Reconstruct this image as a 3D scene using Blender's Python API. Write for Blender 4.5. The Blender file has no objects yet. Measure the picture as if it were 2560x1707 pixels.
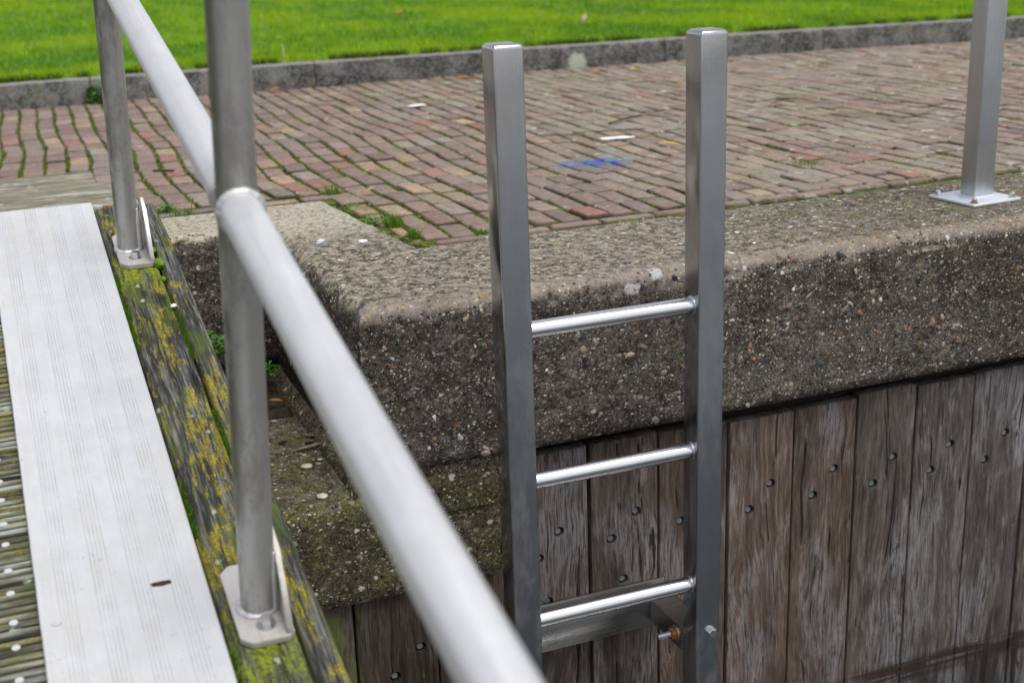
import bpy, bmesh, math, random
import numpy as np
from mathutils import Vector, Matrix, noise
random.seed(7); rng = np.random.default_rng(7)
C = bpy.context.scene.collection
PI = math.pi
S = 0.200776871                       # slope of the gangway
CS, SN = math.cos(S), math.sin(S)
Z0 = -0.8366

# ---------------------------------------------------------------- helpers
def link(o, parent=None):
    C.objects.link(o)
    if parent is not None: o.parent = parent
    return o
def tag(o, label=None, cat=None, group=None, kind=None):
    if label: o['label'] = label
    if cat: o['category'] = cat
    if group: o['group'] = group
    if kind: o['kind'] = kind
    return o
def empty(name, loc=(0, 0, 0), rx=0, rz=0):
    o = bpy.data.objects.new(name, None); o.location = loc; o.rotation_euler = (rx, 0, rz)
    o.empty_display_size = .1
    return link(o)
def make(name, bm, mats, parent=None, smooth=None, loc=None):
    me = bpy.data.meshes.new(name)
    bmesh.ops.recalc_face_normals(bm, faces=bm.faces)
    bm.to_mesh(me); bm.free()
    for m in (mats if isinstance(mats, (list, tuple)) else [mats]): me.materials.append(m)
    o = bpy.data.objects.new(name, me)
    if loc: o.location = loc
    link(o, parent)
    if smooth is not None:
        me.polygons.foreach_set('use_smooth', [True] * len(me.polygons))
        if smooth: me.set_sharp_from_angle(angle=math.radians(smooth))
    return o
def npmesh(name, V, F, mats, cols=None, parent=None, smooth=False, midx=None):
    """F is an array of faces of one size (n,k) or a list of such arrays"""
    me = bpy.data.meshes.new(name)
    Fs = F if isinstance(F, list) else [F]
    V = np.asarray(V, np.float32)
    me.vertices.add(len(V)); me.vertices.foreach_set('co', V.ravel())
    lv = np.concatenate([f.ravel() for f in Fs]).astype(np.int32)
    cnt = np.concatenate([np.full(len(f), f.shape[1]) for f in Fs]).astype(np.int32)
    st = np.concatenate([[0], np.cumsum(cnt)[:-1]]).astype(np.int32)
    me.loops.add(len(lv)); me.loops.foreach_set('vertex_index', lv)
    me.polygons.add(len(cnt)); me.polygons.foreach_set('loop_start', st); me.polygons.foreach_set('loop_total', cnt)
    if smooth: me.polygons.foreach_set('use_smooth', np.ones(len(cnt), bool))
    if midx is not None: me.polygons.foreach_set('material_index', midx.astype(np.int32))
    me.update(calc_edges=True); me.validate()
    if cols is not None:
        a = me.color_attributes.new('Col', 'FLOAT_COLOR', 'POINT')
        c = np.ones((len(V), 4), np.float32); c[:, :3] = cols
        a.data.foreach_set('color', c.ravel())
    for m in (mats if isinstance(mats, (list, tuple)) else [mats]): me.materials.append(m)
    o = bpy.data.objects.new(name, me)
    return link(o, parent)
def box(bm, x0, x1, y0, y1, z0, z1, bev=0, seg=2):
    r = bmesh.ops.create_cube(bm, size=1)
    vs = r['verts']
    for v in vs: v.co = Vector((x0 + (v.co.x + .5) * (x1 - x0), y0 + (v.co.y + .5) * (y1 - y0), z0 + (v.co.z + .5) * (z1 - z0)))
    if bev:
        es = list({e for v in vs for e in v.link_edges})
        bmesh.ops.bevel(bm, geom=es, offset=bev, segments=seg, profile=.5, affect='EDGES')
def axis_mat(p, d):
    d = Vector(d).normalized(); q = Vector((0, 0, 1)).rotation_difference(d)
    return Matrix.Translation(Vector(p)) @ q.to_matrix().to_4x4()
def cyl(bm, p, q, r, seg=32, r2=None, spin=0):
    p, q = Vector(p), Vector(q); L = (q - p).length
    m = axis_mat((p + q) / 2, q - p) @ Matrix.Rotation(spin, 4, 'Z')
    bmesh.ops.create_cone(bm, cap_ends=True, segments=seg, radius1=r, radius2=r if r2 is None else r2, depth=L, matrix=m)
def torus(bm, p, d, R, r, n=40, k=10, lump=0, a0=0, a1=2 * PI, sd=0):
    m = axis_mat(p, d); rings = []
    closed = abs(a1 - a0 - 2 * PI) < 1e-6
    N = n if closed else n + 1
    for i in range(N):
        a = a0 + (a1 - a0) * i / n
        rr = r * (1 + lump * .10 * math.sin(i * 1.1 + sd) + lump * 1.3 * noise.noise(Vector((i * .23 + sd, 3.1, sd))))
        ring = []
        for j in range(k):
            b = 2 * PI * j / k
            ring.append(bm.verts.new(m @ Vector(((R + rr * math.cos(b)) * math.cos(a), (R + rr * math.cos(b)) * math.sin(a), rr * math.sin(b)))))
        rings.append(ring)
    for i in range(N if closed else N - 1):
        A, B = rings[i], rings[(i + 1) % N]
        for j in range(k): bm.faces.new((A[j], B[j], B[(j + 1) % k], A[(j + 1) % k]))
def hexhead(bm, p, d, r, h, spin=0, washer=0, wt=.003):
    p = Vector(p); d = Vector(d).normalized()
    if washer: cyl(bm, p, p + d * wt, washer, 28); p = p + d * wt
    cyl(bm, p, p + d * h * .78, r, 6, spin=spin); cyl(bm, p + d * h * .78, p + d * h, r, 6, r2=r * .84, spin=spin)
def booldiff(o, cutters):
    bm = bmesh.new()
    for p, q, r in cutters: cyl(bm, p, q, r, 24)
    me = bpy.data.meshes.new('cut'); bm.to_mesh(me); bm.free()
    c = bpy.data.objects.new('cut', me); C.objects.link(c)
    md = o.modifiers.new('b', 'BOOLEAN'); md.operation = 'DIFFERENCE'; md.object = c; md.solver = 'EXACT'
    bpy.context.view_layer.update()
    new = bpy.data.meshes.new_from_object(o.evaluated_get(bpy.context.evaluated_depsgraph_get()))
    o.modifiers.clear(); o.data = new
    bpy.data.objects.remove(c)
def fbm(x, y, z, o=4): return noise.fractal(Vector((x, y, z)), .9, 2.1, o)

# ---------------------------------------------------------------- materials
class Mat:
    def __init__(s, name, rough=.6, metal=0, spec=.5):
        s.m = bpy.data.materials.new(name); s.m.use_nodes = True; s.nt = s.m.node_tree
        s.b = s.nt.nodes['Principled BSDF']; s.set('Roughness', rough); s.set('Metallic', metal); s.set('Specular IOR Level', spec)
        s.co = s.N('ShaderNodeTexCoord').outputs['Object']
        s.geo = s.N('ShaderNodeNewGeometry')
    def N(s, t, **kw):
        n = s.nt.nodes.new(t)
        for k, v in kw.items(): setattr(n, k, v)
        return n
    def put(s, inp, v):
        if isinstance(v, bpy.types.NodeSocket): s.nt.links.new(v, inp)
        elif isinstance(v, (tuple, list)) and len(v) == 3 and inp.type == 'RGBA': inp.default_value = (*v, 1)
        else: inp.default_value = v
    def set(s, k, v): s.put(s.b.inputs[k], v)
    def map(s, sc=(1, 1, 1), loc=(0, 0, 0), rot=(0, 0, 0), v=None):
        n = s.N('ShaderNodeMapping'); s.put(n.inputs['Vector'], v or s.co)
        s.put(n.inputs['Scale'], sc); s.put(n.inputs['Location'], loc); s.put(n.inputs['Rotation'], rot)
        return n.outputs[0]
    def noise(s, scale, v=None, detail=4, rough=.55, dist=0, col=False):
        n = s.N('ShaderNodeTexNoise'); s.put(n.inputs['Vector'], v or s.co); s.put(n.inputs['Scale'], scale)
        s.put(n.inputs['Detail'], detail); s.put(n.inputs['Roughness'], rough); s.put(n.inputs['Distortion'], dist)
        return n.outputs['Color' if col else 'Fac']
    def voro(s, scale, v=None, rnd=1):
        n = s.N('ShaderNodeTexVoronoi'); s.put(n.inputs['Vector'], v or s.co); s.put(n.inputs['Scale'], scale); s.put(n.inputs['Randomness'], rnd)
        return n.outputs['Distance'], n.outputs['Color']
    def ramp(s, f, stops, interp='LINEAR'):
        n = s.N('ShaderNodeValToRGB'); n.color_ramp.interpolation = interp; s.put(n.inputs[0], f)
        e = n.color_ramp.elements
        while len(e) < len(stops): e.new(.5)
        for i, (p, c) in enumerate(stops):
            e[i].position = p; e[i].color = (c, c, c, 1) if not isinstance(c, (tuple, list)) else (*c, 1)
        return n.outputs[0]
    def sm(s, f, a, b, lo=0., hi=1.):
        n = s.N('ShaderNodeMapRange'); n.interpolation_type = 'SMOOTHSTEP'
        for k, v in zip(('Value', 'From Min', 'From Max', 'To Min', 'To Max'), (f, a, b, lo, hi)): s.put(n.inputs[k], v)
        return n.outputs[0]
    def math(s, op, a, b=0.):
        n = s.N('ShaderNodeMath', operation=op); s.put(n.inputs[0], a); s.put(n.inputs[1], b); return n.outputs[0]
    def mix(s, f, a, b, mode='MIX'):
        n = s.N('ShaderNodeMix', data_type='RGBA', blend_type=mode); n.clamp_factor = True
        s.put(n.inputs[0], f); s.put(n.inputs[6], a); s.put(n.inputs[7], b); return n.outputs[2]
    def sep(s, v=None):
        n = s.N('ShaderNodeSeparateXYZ'); s.put(n.inputs[0], v or s.co); return n.outputs
    def addv(s, a, b, op='ADD'):
        n = s.N('ShaderNodeVectorMath', operation=op); s.put(n.inputs[0], a); s.put(n.inputs[1], b); return n.outputs[0]
    def comb(s, x, y, z):
        n = s.N('ShaderNodeCombineXYZ')
        for i, v in enumerate((x, y, z)): s.put(n.inputs[i], v)
        return n.outputs[0]
    def bump(s, h, strength=.5, dist=.01, prev=None):
        n = s.N('ShaderNodeBump'); s.put(n.inputs['Height'], h); s.put(n.inputs['Strength'], strength); s.put(n.inputs['Distance'], dist)
        if prev is not None: s.put(n.inputs['Normal'], prev)
        s.set('Normal', n.outputs[0]); return n.outputs[0]
    def attr(s, name='Col'):
        return s.N('ShaderNodeAttribute', attribute_name=name).outputs['Color']
    def rand(s): return s.N('ShaderNodeObjectInfo').outputs['Random']

def concrete(name, dark, light, moss=0., yellow=.5, cream=False, peb=1.):
    M = Mat(name, .93, spec=.25)
    big = M.noise(2.2, detail=6, rough=.65); med = M.noise(16, detail=8, rough=.75); fine = M.noise(85, detail=4, rough=.8); gr = M.noise(210, detail=2, rough=.8)
    f = M.math('ADD', M.math('MULTIPLY', med, .55), M.math('MULTIPLY', fine, .65)); f = M.math('ADD', f, M.math('MULTIPLY', big, .25))
    col = M.mix(M.sm(f, .58, .88), dark, light)
    col = M.mix(M.sm(fine, .52, .66, 0, .65), col, tuple(min(1, c * 1.5) for c in light))
    col = M.mix(M.sm(fine, .47, .36, 0, .85), col, tuple(c * .30 for c in dark))
    col = M.mix(M.sm(gr, .54, .70, 0, .75), col, tuple(min(1, c * 2.0) for c in light))
    col = M.mix(M.sm(gr, .46, .32, 0, .8), col, tuple(c * .25 for c in dark))
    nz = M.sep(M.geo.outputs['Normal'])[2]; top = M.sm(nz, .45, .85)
    # broad stains of algae on the faces
    st1 = M.sm(M.noise(1.9, M.map(loc=(3, 1, 5)), detail=8, rough=.72), .43, .60)
    dkt = M.math('MULTIPLY', M.sm(M.noise(11, M.map(loc=(7, 7, 7)), detail=8, rough=.8), .49, .56), .62); col = M.mix(dkt, col, M.mix(1, col, (.40, .38, .34), 'MULTIPLY'))
    col = M.mix(M.math('MULTIPLY', st1, .62), col, M.mix(1, col, (.46, .43, .38), 'MULTIPLY'))
    st2 = M.sm(M.noise(6.5, detail=8, rough=.75), .50, .64)
    col = M.mix(M.math('MULTIPLY', st2, .55), col, M.mix(1, col, (.50, .47, .42), 'MULTIPLY'))
    # pale lichen crust on the tops
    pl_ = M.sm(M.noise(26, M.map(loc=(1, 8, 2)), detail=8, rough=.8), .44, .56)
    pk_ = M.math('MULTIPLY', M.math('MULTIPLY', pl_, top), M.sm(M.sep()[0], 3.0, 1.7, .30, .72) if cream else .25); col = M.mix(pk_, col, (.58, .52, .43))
    g2 = M.sm(M.noise(9, detail=8, rough=.75), .47, .60)
    gmask = M.math('MULTIPLY', g2, M.math('ADD', M.math('MULTIPLY', top, M.sm(M.sep()[0], 1.5, 3.0, .20, .50) if cream else .3), moss))
    col = M.mix(gmask, col, M.mix(M.sm(fine, .40, .62), (.060, .066, .014), (.20, .20, .06)))
    if cream:
        xx, yy, zz = M.sep()
        yj = M.math('ADD', yy, M.math('MULTIPLY', M.math('SUBTRACT', M.noise(12, detail=7, rough=.75), .5), .55))
        a = M.math('MULTIPLY', M.sm(yj, 4.15, 4.62), M.sm(xx, 1.5, 1.2)); a = M.math('MULTIPLY', a, top)
        col = M.mix(M.math('MULTIPLY', a, M.sm(M.noise(40, detail=6, rough=.75), .38, .54, .25, 1)), col, (.60, .55, .44))
        ym = M.math('ADD', yy, M.math('MULTIPLY', M.math('SUBTRACT', med, .5), .16))
        lip = M.math('MULTIPLY', M.sm(ym, 3.47, 3.39), M.sm(nz, .15, .6)); col = M.mix(M.math('MULTIPLY', lip, .6), col, M.mix(fine, (.22, .18, .15), (.62, .54, .46)))
        lip2 = M.math('MULTIPLY', M.math('MULTIPLY', M.sm(ym, 3.99, 4.04), M.sm(xx, 1.3, 1.45)), top); col = M.mix(M.math('MULTIPLY', lip2, .6), col, M.mix(fine, (.22, .19, .17), (.58, .52, .46)))
    if cream:
        for sx, sy, sz, sr in ((1.704, 3.345, -.036, .034), (1.79, 3.385, -.006, .028)):
            dv = M.N('ShaderNodeVectorMath', operation='DISTANCE'); M.put(dv.inputs[0], M.addv(M.co, M.addv(M.addv(M.noise(26, detail=6, rough=.75, col=True), (-.5, -.5, -.5)), (.06, .06, .06), 'MULTIPLY'))); M.put(dv.inputs[1], (sx, sy, sz))
            col = M.mix(M.math('MULTIPLY', M.sm(dv.outputs['Value'], sr, sr * .7), M.sm(fine, .40, .46)), col, (.70, .69, .68))
    # small embedded grit, two sizes
    h = None
    wp = M.addv(M.addv(M.noise(130, detail=2, col=True), (-.5, -.5, -.5)), (.012, .012, .012), 'MULTIPLY')
    for sc, thr, amt in ((150, .78, .9), (80, .84, .95), (44, .90, 1.)):
        wv = M.addv(M.addv(M.map((1, 1, 1.5) if sc > 60 else (1, 1, 1.2)), wp), M.comb(sc * .013, 1.7, sc * .007))
        d, c = M.voro(sc, wv); cr, cg, cb = M.sep(c)
        m_ = M.math('MULTIPLY', M.sm(cr, thr, thr + .01), M.sm(d, .44, .36))
        pc = M.ramp(cg, [(0, (.72, .66, .58)), (.30, (.36, .31, .26)), (.46, (.045, .045, .05)), (.62, (.34, .19, .10)), (.70, (.10, .085, .08)), (.84, (.48, .40, .30)), (.94, (.80, .78, .74))], 'CONSTANT')
        col = M.mix(M.math('MULTIPLY', m_, amt * peb), col, pc); h = m_ if h is None else M.math('ADD', h, m_)
    pd, pc_ = M.voro(62, M.addv(M.co, wp)); pit = M.math('MULTIPLY', M.sm(M.sep(pc_)[1], .66, .70), M.sm(pd, .34, .20)); col = M.mix(M.math('MULTIPLY', pit, .85), col, tuple(c * .22 for c in dark))
    if yellow:
        yv = M.math('MULTIPLY', M.sm(M.noise(42, detail=6, rough=.75), .585, .63), M.math('MULTIPLY', top, yellow))
        col = M.mix(yv, col, (.46, .36, .03))
    M.set('Base Color', col)
    b1 = M.bump(fine, 1., .012); b2 = M.bump(med, .8, .03, b1); b3 = M.bump(M.math('SUBTRACT', h, pit), .7, .006, b2); M.bump(gr, .8, .004, b3)
    return M.m

def grainwood(name, dark, mid, lt, axis='z', lichen=0., moss=0., fine=150, wall=False):
    """weathered timber, grain running along one object axis"""
    M = Mat(name, .82, spec=.3)
    r = M.rand(); off = M.comb(M.math('MULTIPLY', r, 7.3), M.math('MULTIPLY', r, 3.1), M.math('MULTIPLY', r, 11.7))
    co = M.addv(M.co, off)
    ks = {'z': (1, 1, .05), 'y': (1, .05, 1), 'x': (.05, 1, 1)}[axis]
    kw = {'z': (1, 1, .32), 'y': (1, .3, 1), 'x': (.3, 1, 1)}[axis]
    warp = M.noise(3.2, M.map(kw, v=co), detail=3, col=True)
    warp = M.addv(M.addv(warp, (-.5, -.5, -.5)), (.16, .16, .16) if wall else (.035, .035, .035), 'MULTIPLY')
    cw = M.addv(co, warp); gv = M.map(ks, v=cw)
    g1 = M.noise(fine, gv, detail=5, rough=.75); g2 = M.noise(fine * .30, gv, detail=6, rough=.7); patch = M.noise(4.0, M.map(kw, v=co), detail=6, rough=.7)
    f = M.math('ADD', M.math('MULTIPLY', g1, .55), M.math('MULTIPLY', g2, .45))
    col = M.ramp(f, [(.36, dark), (.50, mid), (.62, lt)])
    bw = M.math('ADD', M.math('MULTIPLY', r, .8), M.math('MULTIPLY', patch, .5))
    col = M.mix(M.sm(bw, .35, .85, 0, .75 if wall else .3), col, M.mix(1, col, (1.06, .84, .68), 'MULTIPLY'))
    dk_ = M.sm(M.noise(2.6, M.map(kw, v=M.addv(co, (5, 3, 8))), detail=6, rough=.7), .45, .60); col = M.mix(M.math('MULTIPLY', dk_, .65), col, M.mix(1, col, (.46, .44, .44), 'MULTIPLY'))
    silver = M.math('MULTIPLY', M.sm(patch, .48, .62), M.sm(g1, .38, .58))
    col = M.mix(M.math('MULTIPLY', silver, .28 if name == 'lichened_timber' else .70), col, (lt[0] * 1.25, lt[1] * 1.36, lt[2] * 1.58))
    cm_ = M.noise(fine * .33, M.map(tuple(k * (.45 if k < 1 else 1) for k in ks), v=cw), detail=4, rough=.55)
    crack = M.sm(cm_, .375, .32)
    col = M.mix(M.math('MULTIPLY', crack, .92), col, tuple(c * .18 for c in dark))
    if wall:
        x, y, z = M.sep()
        jz = M.math('ADD', z, M.math('MULTIPLY', M.noise(7), .03))
        lf = M.sm(M.math('ADD', x, M.math('MULTIPLY', patch, .2)), 1.5, 1.3)      # old wet planks beside the ramp
        col = M.mix(M.math('MULTIPLY', lf, .75), col, M.mix(1, col, (.42, .31, .22), 'MULTIPLY'))
        gm = M.math('MULTIPLY', M.sm(x, .85, .78), M.sm(M.noise(26, M.map((1, 1, .25))), .45, .62))
        gm = M.math('ADD', gm, M.math('MULTIPLY', lf, M.sm(M.noise(30, M.map((1, 1, .3), (3, 1, 2))), .66, .70)))
        col = M.mix(M.math('MULTIPLY', gm, .6), col, (.12, .17, .03))
        band = M.math('MULTIPLY', M.sm(jz, -1.59, -1.63), M.sm(jz, -1.72, -1.68)); band = M.math('MULTIPLY', band, M.sm(x, 2.3, 2.75))
        lines = M.sm(M.noise(60, M.map((.05, 1, 1))), .40, .56, .25, 1)
        col = M.mix(M.math('MULTIPLY', M.math('MULTIPLY', band, lines), .92), col, (.032, .017, .011))
        below = M.math('MULTIPLY', M.sm(jz, -1.66, -1.72), M.sm(M.noise(10, M.map((1, 1, .12))), .42, .58))
        st = M.math('MULTIPLY', M.sm(M.noise(22, M.map((1, 1, .05))), .50, .60), M.math('MULTIPLY', M.sm(jz, -1.38, -1.60), M.sm(x, 2.95, 3.1)))
        col = M.mix(M.math('MULTIPLY', M.math('ADD', below, st), .75), col, (.022, .017, .013))
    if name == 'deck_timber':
        zz = M.sep()[2]; col = M.mix(M.math('MULTIPLY', M.sm(zz, -.0205, -.0255), .88), col, (.012, .012, .009))  # ridge valleys: dirt plus groove shade, both put into the colour
    if lichen:
        lv = M.map(tuple(.16 if k < 1 else 1 for k in ks), v=cw)
        lz = M.math('ADD', M.math('MULTIPLY', M.noise(70, lv, detail=5, rough=.7), .55), M.math('MULTIPLY', M.noise(17, lv, detail=3, rough=.6), .45))
        lz = M.math('ADD', lz, M.math('MULTIPLY', M.math('SUBTRACT', M.noise(330, detail=2), .5), .16))
        ym = M.math('MULTIPLY', M.sm(lz, .495, .575), M.sm(M.noise(5.2, v=co, detail=5, rough=.7), .39, .53)); ym = M.math('MULTIPLY', ym, M.sm(g1, .34, .50, .15, 1))
        col = M.mix(M.math('MULTIPLY', ym, lichen), col, M.mix(M.sm(M.noise(160), .35, .65), (.15, .15, .012), (.52, .41, .02)))
        gm = M.math('MULTIPLY', M.sm(M.noise(26, lv, detail=6, rough=.7), .48, .60), M.sm(M.noise(3.3, M.addv(co, (4, 2, 1)), detail=4), .40, .56))
        col = M.mix(M.math('MULTIPLY', gm, moss), col, (.075, .105, .016))
        wd, wc = M.voro(38, M.map(tuple(.6 if k < 1 else 1 for k in ks), v=co)); wr = M.sep(wc)[0]
        wm = M.math('MULTIPLY', M.sm(wr, .86, .88), M.sm(M.math('ADD', wd, M.math('MULTIPLY', M.noise(150, detail=5, rough=.8), .9)), .74, .60))
        if name == 'lichened_timber':
            ux = M.sep()[1]; uj = M.math('ADD', ux, M.math('MULTIPLY', M.math('SUBTRACT', M.noise(45, M.map((1, .12, 1)), detail=5, rough=.7), .5), .30))
            pz_ = M.math('ADD', M.math('MULTIPLY', M.sm(uj, 4.10, 4.22), M.sm(uj, 4.42, 4.28)), M.math('MULTIPLY', M.sm(uj, 2.26, 2.38), M.sm(uj, 2.56, 2.44)))
            col = M.mix(M.math('MULTIPLY', M.math('MULTIPLY', pz_, M.sm(M.sep()[0], .45, .42)), M.sm(M.noise(34, lv, detail=6, rough=.75), .42, .53, .12, .9)), col, M.mix(M.sm(M.noise(95, detail=4, rough=.7), .35, .62), (.06, .10, .008), (.30, .34, .015)))
        col = M.mix(M.math('MULTIPLY', wm, .8), col, (.42, .50, .38))
    M.set('Base Color', col)
    b1 = M.bump(g1, 1., .007); b2 = M.bump(g2, .8, .010, b1); M.bump(M.math('SUBTRACT', 1., crack), .8, .006, b2)
    return M.m

def metal(name, col, rough, met=1., axis='z', dirt=0., brush=.15, dcol=(.16, .12, .07), aniso=0., speck=0.):
    M = Mat(name, rough, met)
    ks = {'z': (1, 1, .012), 'y': (1, .012, 1), 'x': (.012, 1, 1)}[axis]
    g = M.noise(380, M.map(ks), detail=3, rough=.7); n = M.noise(7, detail=6, rough=.7); cl = M.noise(2.3, M.map(tuple(.4 if k < 1 else 1 for k in ks)), detail=4)
    f = M.math('ADD', M.math('MULTIPLY', g, .45), M.math('MULTIPLY', n, .55))
    c = M.mix(M.sm(f, .3, .72), tuple(v * .88 for v in col), tuple(min(1, v * 1.07) for v in col))
    if dirt:
        dm = M.math('MULTIPLY', M.sm(M.noise(6.5, M.map(tuple(.35 if k < 1 else 1 for k in ks), (5, 2, 7)), detail=7, rough=.75), .46, .62), dirt)
        c = M.mix(dm, c, dcol); M.set('Metallic', M.math('MULTIPLY', M.math('SUBTRACT', 1., dm), met))
    if speck:
        sm_ = M.math('MULTIPLY', M.sm(M.noise(70, detail=4, rough=.8), .69, .72), speck); c = M.mix(sm_, c, (.03, .03, .035)); sc2 = M.sm(M.noise(34, M.map((1, 1, .5)), detail=2, dist=4), .70, .72, 0, .45); c = M.mix(sc2, c, (.09, .085, .08)); gs = M.math('MULTIPLY', M.sm(M.sep(M.geo.outputs['Normal'])[0], -.55, -.95), M.sm(M.noise(9, M.map((1, 1, .3)), detail=5, rough=.7), .42, .58)); c = M.mix(M.math('MULTIPLY', gs, .8), c, (.085, .095, .035))
    M.set('Base Color', c)
    sc_ = M.sm(M.noise(90, M.map((1, 1, 1), (0, 0, 0), (.4, .5, .3)), detail=2, dist=3), .62, .66, 0, .08)
    M.set('Roughness', M.math('ADD', M.sm(M.math('ADD', M.math('MULTIPLY', cl, .6), M.math('MULTIPLY', g, .4)), .35, .65, rough * .78, rough * 1.28), sc_))
    if aniso: M.set('Anisotropic', aniso)
    b1 = M.bump(g, brush, .001); M.bump(n, .10, .004, b1)
    return M.m

# ---------------------------------------------------------------- camera, light
cam = bpy.data.cameras.new('camera'); co = bpy.data.objects.new('camera', cam); C.objects.link(co)
pitch, roll, yaw = 0.307742491, -0.0364173785, 0.37168006
cy, sy, cp, sp = math.cos(yaw), math.sin(yaw), math.cos(pitch), math.sin(pitch)
F = Vector((sy * cp, cy * cp, -sp)); R = Vector((cy, -sy, 0)); U = R.cross(F)
R2 = math.cos(roll) * R + math.sin(roll) * U; U2 = -math.sin(roll) * R + math.cos(roll) * U
mw = Matrix((R2, U2, -F)).transposed().to_4x4(); mw.translation = Vector((0, 0, 1)); co.matrix_world = mw
cam.lens = 45.989; cam.sensor_width = 36; cam.clip_end = 2000; cam.clip_start = .02
cam.dof.use_dof = True; cam.dof.focus_distance = 3.85; cam.dof.aperture_fstop = 2.8
sc = bpy.context.scene; sc.camera = co
sc.view_settings.view_transform = 'Standard'; sc.view_settings.look = 'None'; sc.view_settings.exposure = 0.68; sc.view_settings.gamma = 1
W = bpy.data.worlds.new('World'); sc.world = W; W.use_nodes = True; nt = W.node_tree
bg = nt.nodes['Background']; sky = nt.nodes.new('ShaderNodeTexSky'); sky.sky_type = 'NISHITA'; sky.sun_disc = False
ELEV, ROT = math.radians(68), math.radians(160)
sky.sun_elevation = ELEV; sky.sun_rotation = ROT; sky.air_density = 1; sky.dust_density = 3; sky.ozone_density = 1
hs = nt.nodes.new('ShaderNodeHueSaturation'); hs.inputs['Saturation'].default_value = .28
nt.links.new(sky.outputs[0], hs.inputs['Color']); nt.links.new(hs.outputs[0], bg.inputs[0]); bg.inputs[1].default_value = .12
ld = bpy.data.lights.new('sun', 'SUN'); ld.energy = 1.4; ld.angle = math.radians(40); ld.color = (1, .97, .93)
lo = bpy.data.objects.new('sun', ld); C.objects.link(lo)
sd = Vector((math.sin(ROT) * math.cos(ELEV), math.cos(ROT) * math.cos(ELEV), math.sin(ELEV)))
lo.rotation_euler = sd.to_track_quat('Z', 'Y').to_euler()

# ---------------------------------------------------------------- material set
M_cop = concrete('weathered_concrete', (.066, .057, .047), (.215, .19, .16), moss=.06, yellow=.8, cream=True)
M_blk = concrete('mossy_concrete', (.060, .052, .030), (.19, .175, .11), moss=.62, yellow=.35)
M_kerb = concrete('kerb_concrete', (.085, .082, .078), (.24, .235, .225), moss=.04, yellow=.1, peb=.5)
M_plank = grainwood('weathered_hardwood', (.038, .032, .028), (.118, .101, .089), (.240, .215, .195), 'z', fine=165, wall=True)
M_beam = grainwood('lichened_timber', (.010, .010, .010), (.038, .039, .034), (.25, .245, .215), 'y', lichen=.85, moss=.75, fine=135)
M_land = grainwood('bleached_timber', (.10, .095, .075), (.26, .25, .205), (.44, .43, .38), 'x', lichen=.2, moss=.45, fine=135)
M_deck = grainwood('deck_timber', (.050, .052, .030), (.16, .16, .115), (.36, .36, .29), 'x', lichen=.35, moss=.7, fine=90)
M_steel = metal('stainless_brushed', (.45, .46, .485), .14, axis='z', dirt=.16, brush=.05, dcol=(.2, .17, .13))
M_rung = metal('stainless_polished', (.74, .74, .76), .16, axis='x', dirt=.03, brush=.06)
M_brack = metal('stainless_bracket', (.40, .39, .38), .30, axis='x', dirt=.12, brush=.1)
M_galv = metal('grey_post_metal', (.52, .54, .56), .36, axis='z', dirt=.10, brush=.25)
M_plate = metal('pale_plate_metal', (.62, .65, .70), .5, met=.75, axis='x', dirt=0, brush=.1)
M_post = metal('dull_aluminium', (.48, .47, .455), .48, met=.7, axis='z', dirt=.55, brush=.25, dcol=(.10, .085, .05), speck=1.)
M_rail = metal('rail_aluminium', (.72, .725, .74), .44, met=.65, axis='y', dirt=.14, brush=.08, dcol=(.36, .34, .30))
M_foot = metal('cast_aluminium', (.62, .60, .59), .48, met=.65, axis='y', dirt=.40, brush=.1, dcol=(.22, .18, .10), speck=.5)
M_weld = metal('weld_bead', (.60, .60, .61), .50, met=.7, axis='y', dirt=.25, brush=.3)
M_bolt = metal('bolt_metal', (.62, .62, .63), .25, axis='y', dirt=.15)
M_alu = metal('aluminium_sheet', (.55, .56, .58), .55, met=.25, axis='y', dirt=.30, brush=.06, dcol=(.44, .41, .36), speck=.45)
M_nail = Mat('dull_zinc', .55, .5); M_nail.set('Base Color', M_nail.mix(M_nail.noise(60), (.20, .22, .225), (.34, .37, .38))); M_nail = M_nail.m
def plain(name, col, rough=.8, var=.25, scale=40, metal_=0):
    M = Mat(name, rough, metal_, .3); n = M.noise(scale, detail=4, rough=.7)
    M.set('Base Color', M.mix(M.sm(n, .3, .7), tuple(c * (1 - var) for c in col), tuple(min(1, c * (1 + var)) for c in col))); M.bump(n, .3, .003); return M.m
M_rust = plain('rust', (.28, .10, .025), .85, .6, 130)
M_dark = plain('hole_shade', (.012, .010, .008), .9)
M_slot = plain('slot_dark', (.035, .022, .018), .9, .4, 90)
M_soil = plain('damp_soil', (.030, .024, .019), .95, .6, 45)
M_backing = plain('black_backing_wood', (.016, .013, .010), .9)

# ---------------------------------------------------------------- the ground and its layers
def kerb_y(x):
    """foot line of the kerb, a slow curve towards the quay on the right"""
    return 8.90 - .012 * max(0, x - 1.2) ** 1.9 + .02 * math.sin(x * 1.3)
M = Mat('lawn_soil', .95); n = M.noise(3, detail=6); M.set('Base Color', M.mix(n, (.05, .12, .010), (.11, .25, .015))); M.bump(M.noise(40), .6, .02); M_lawn = M.m
bm = bmesh.new(); row0 = []; row1 = []; row2 = []; row3 = []
for i in range(121):
    x = -6 + i * .15
    row0.append(bm.verts.new((x, kerb_y(x) + .085, -.2))); row1.append(bm.verts.new((x, kerb_y(x) + .085, .128)))
    row2.append(bm.verts.new((x, 20 + .01 * i, .13))); row3.append(bm.verts.new((-300 + 600 * i / 120, 900, .13)))
for i in range(120):
    bm.faces.new((row0[i], row0[i + 1], row1[i + 1], row1[i])); bm.faces.new((row1[i], row1[i + 1], row2[i + 1], row2[i])); bm.faces.new((row2[i], row2[i + 1], row3[i + 1], row3[i]))
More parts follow.
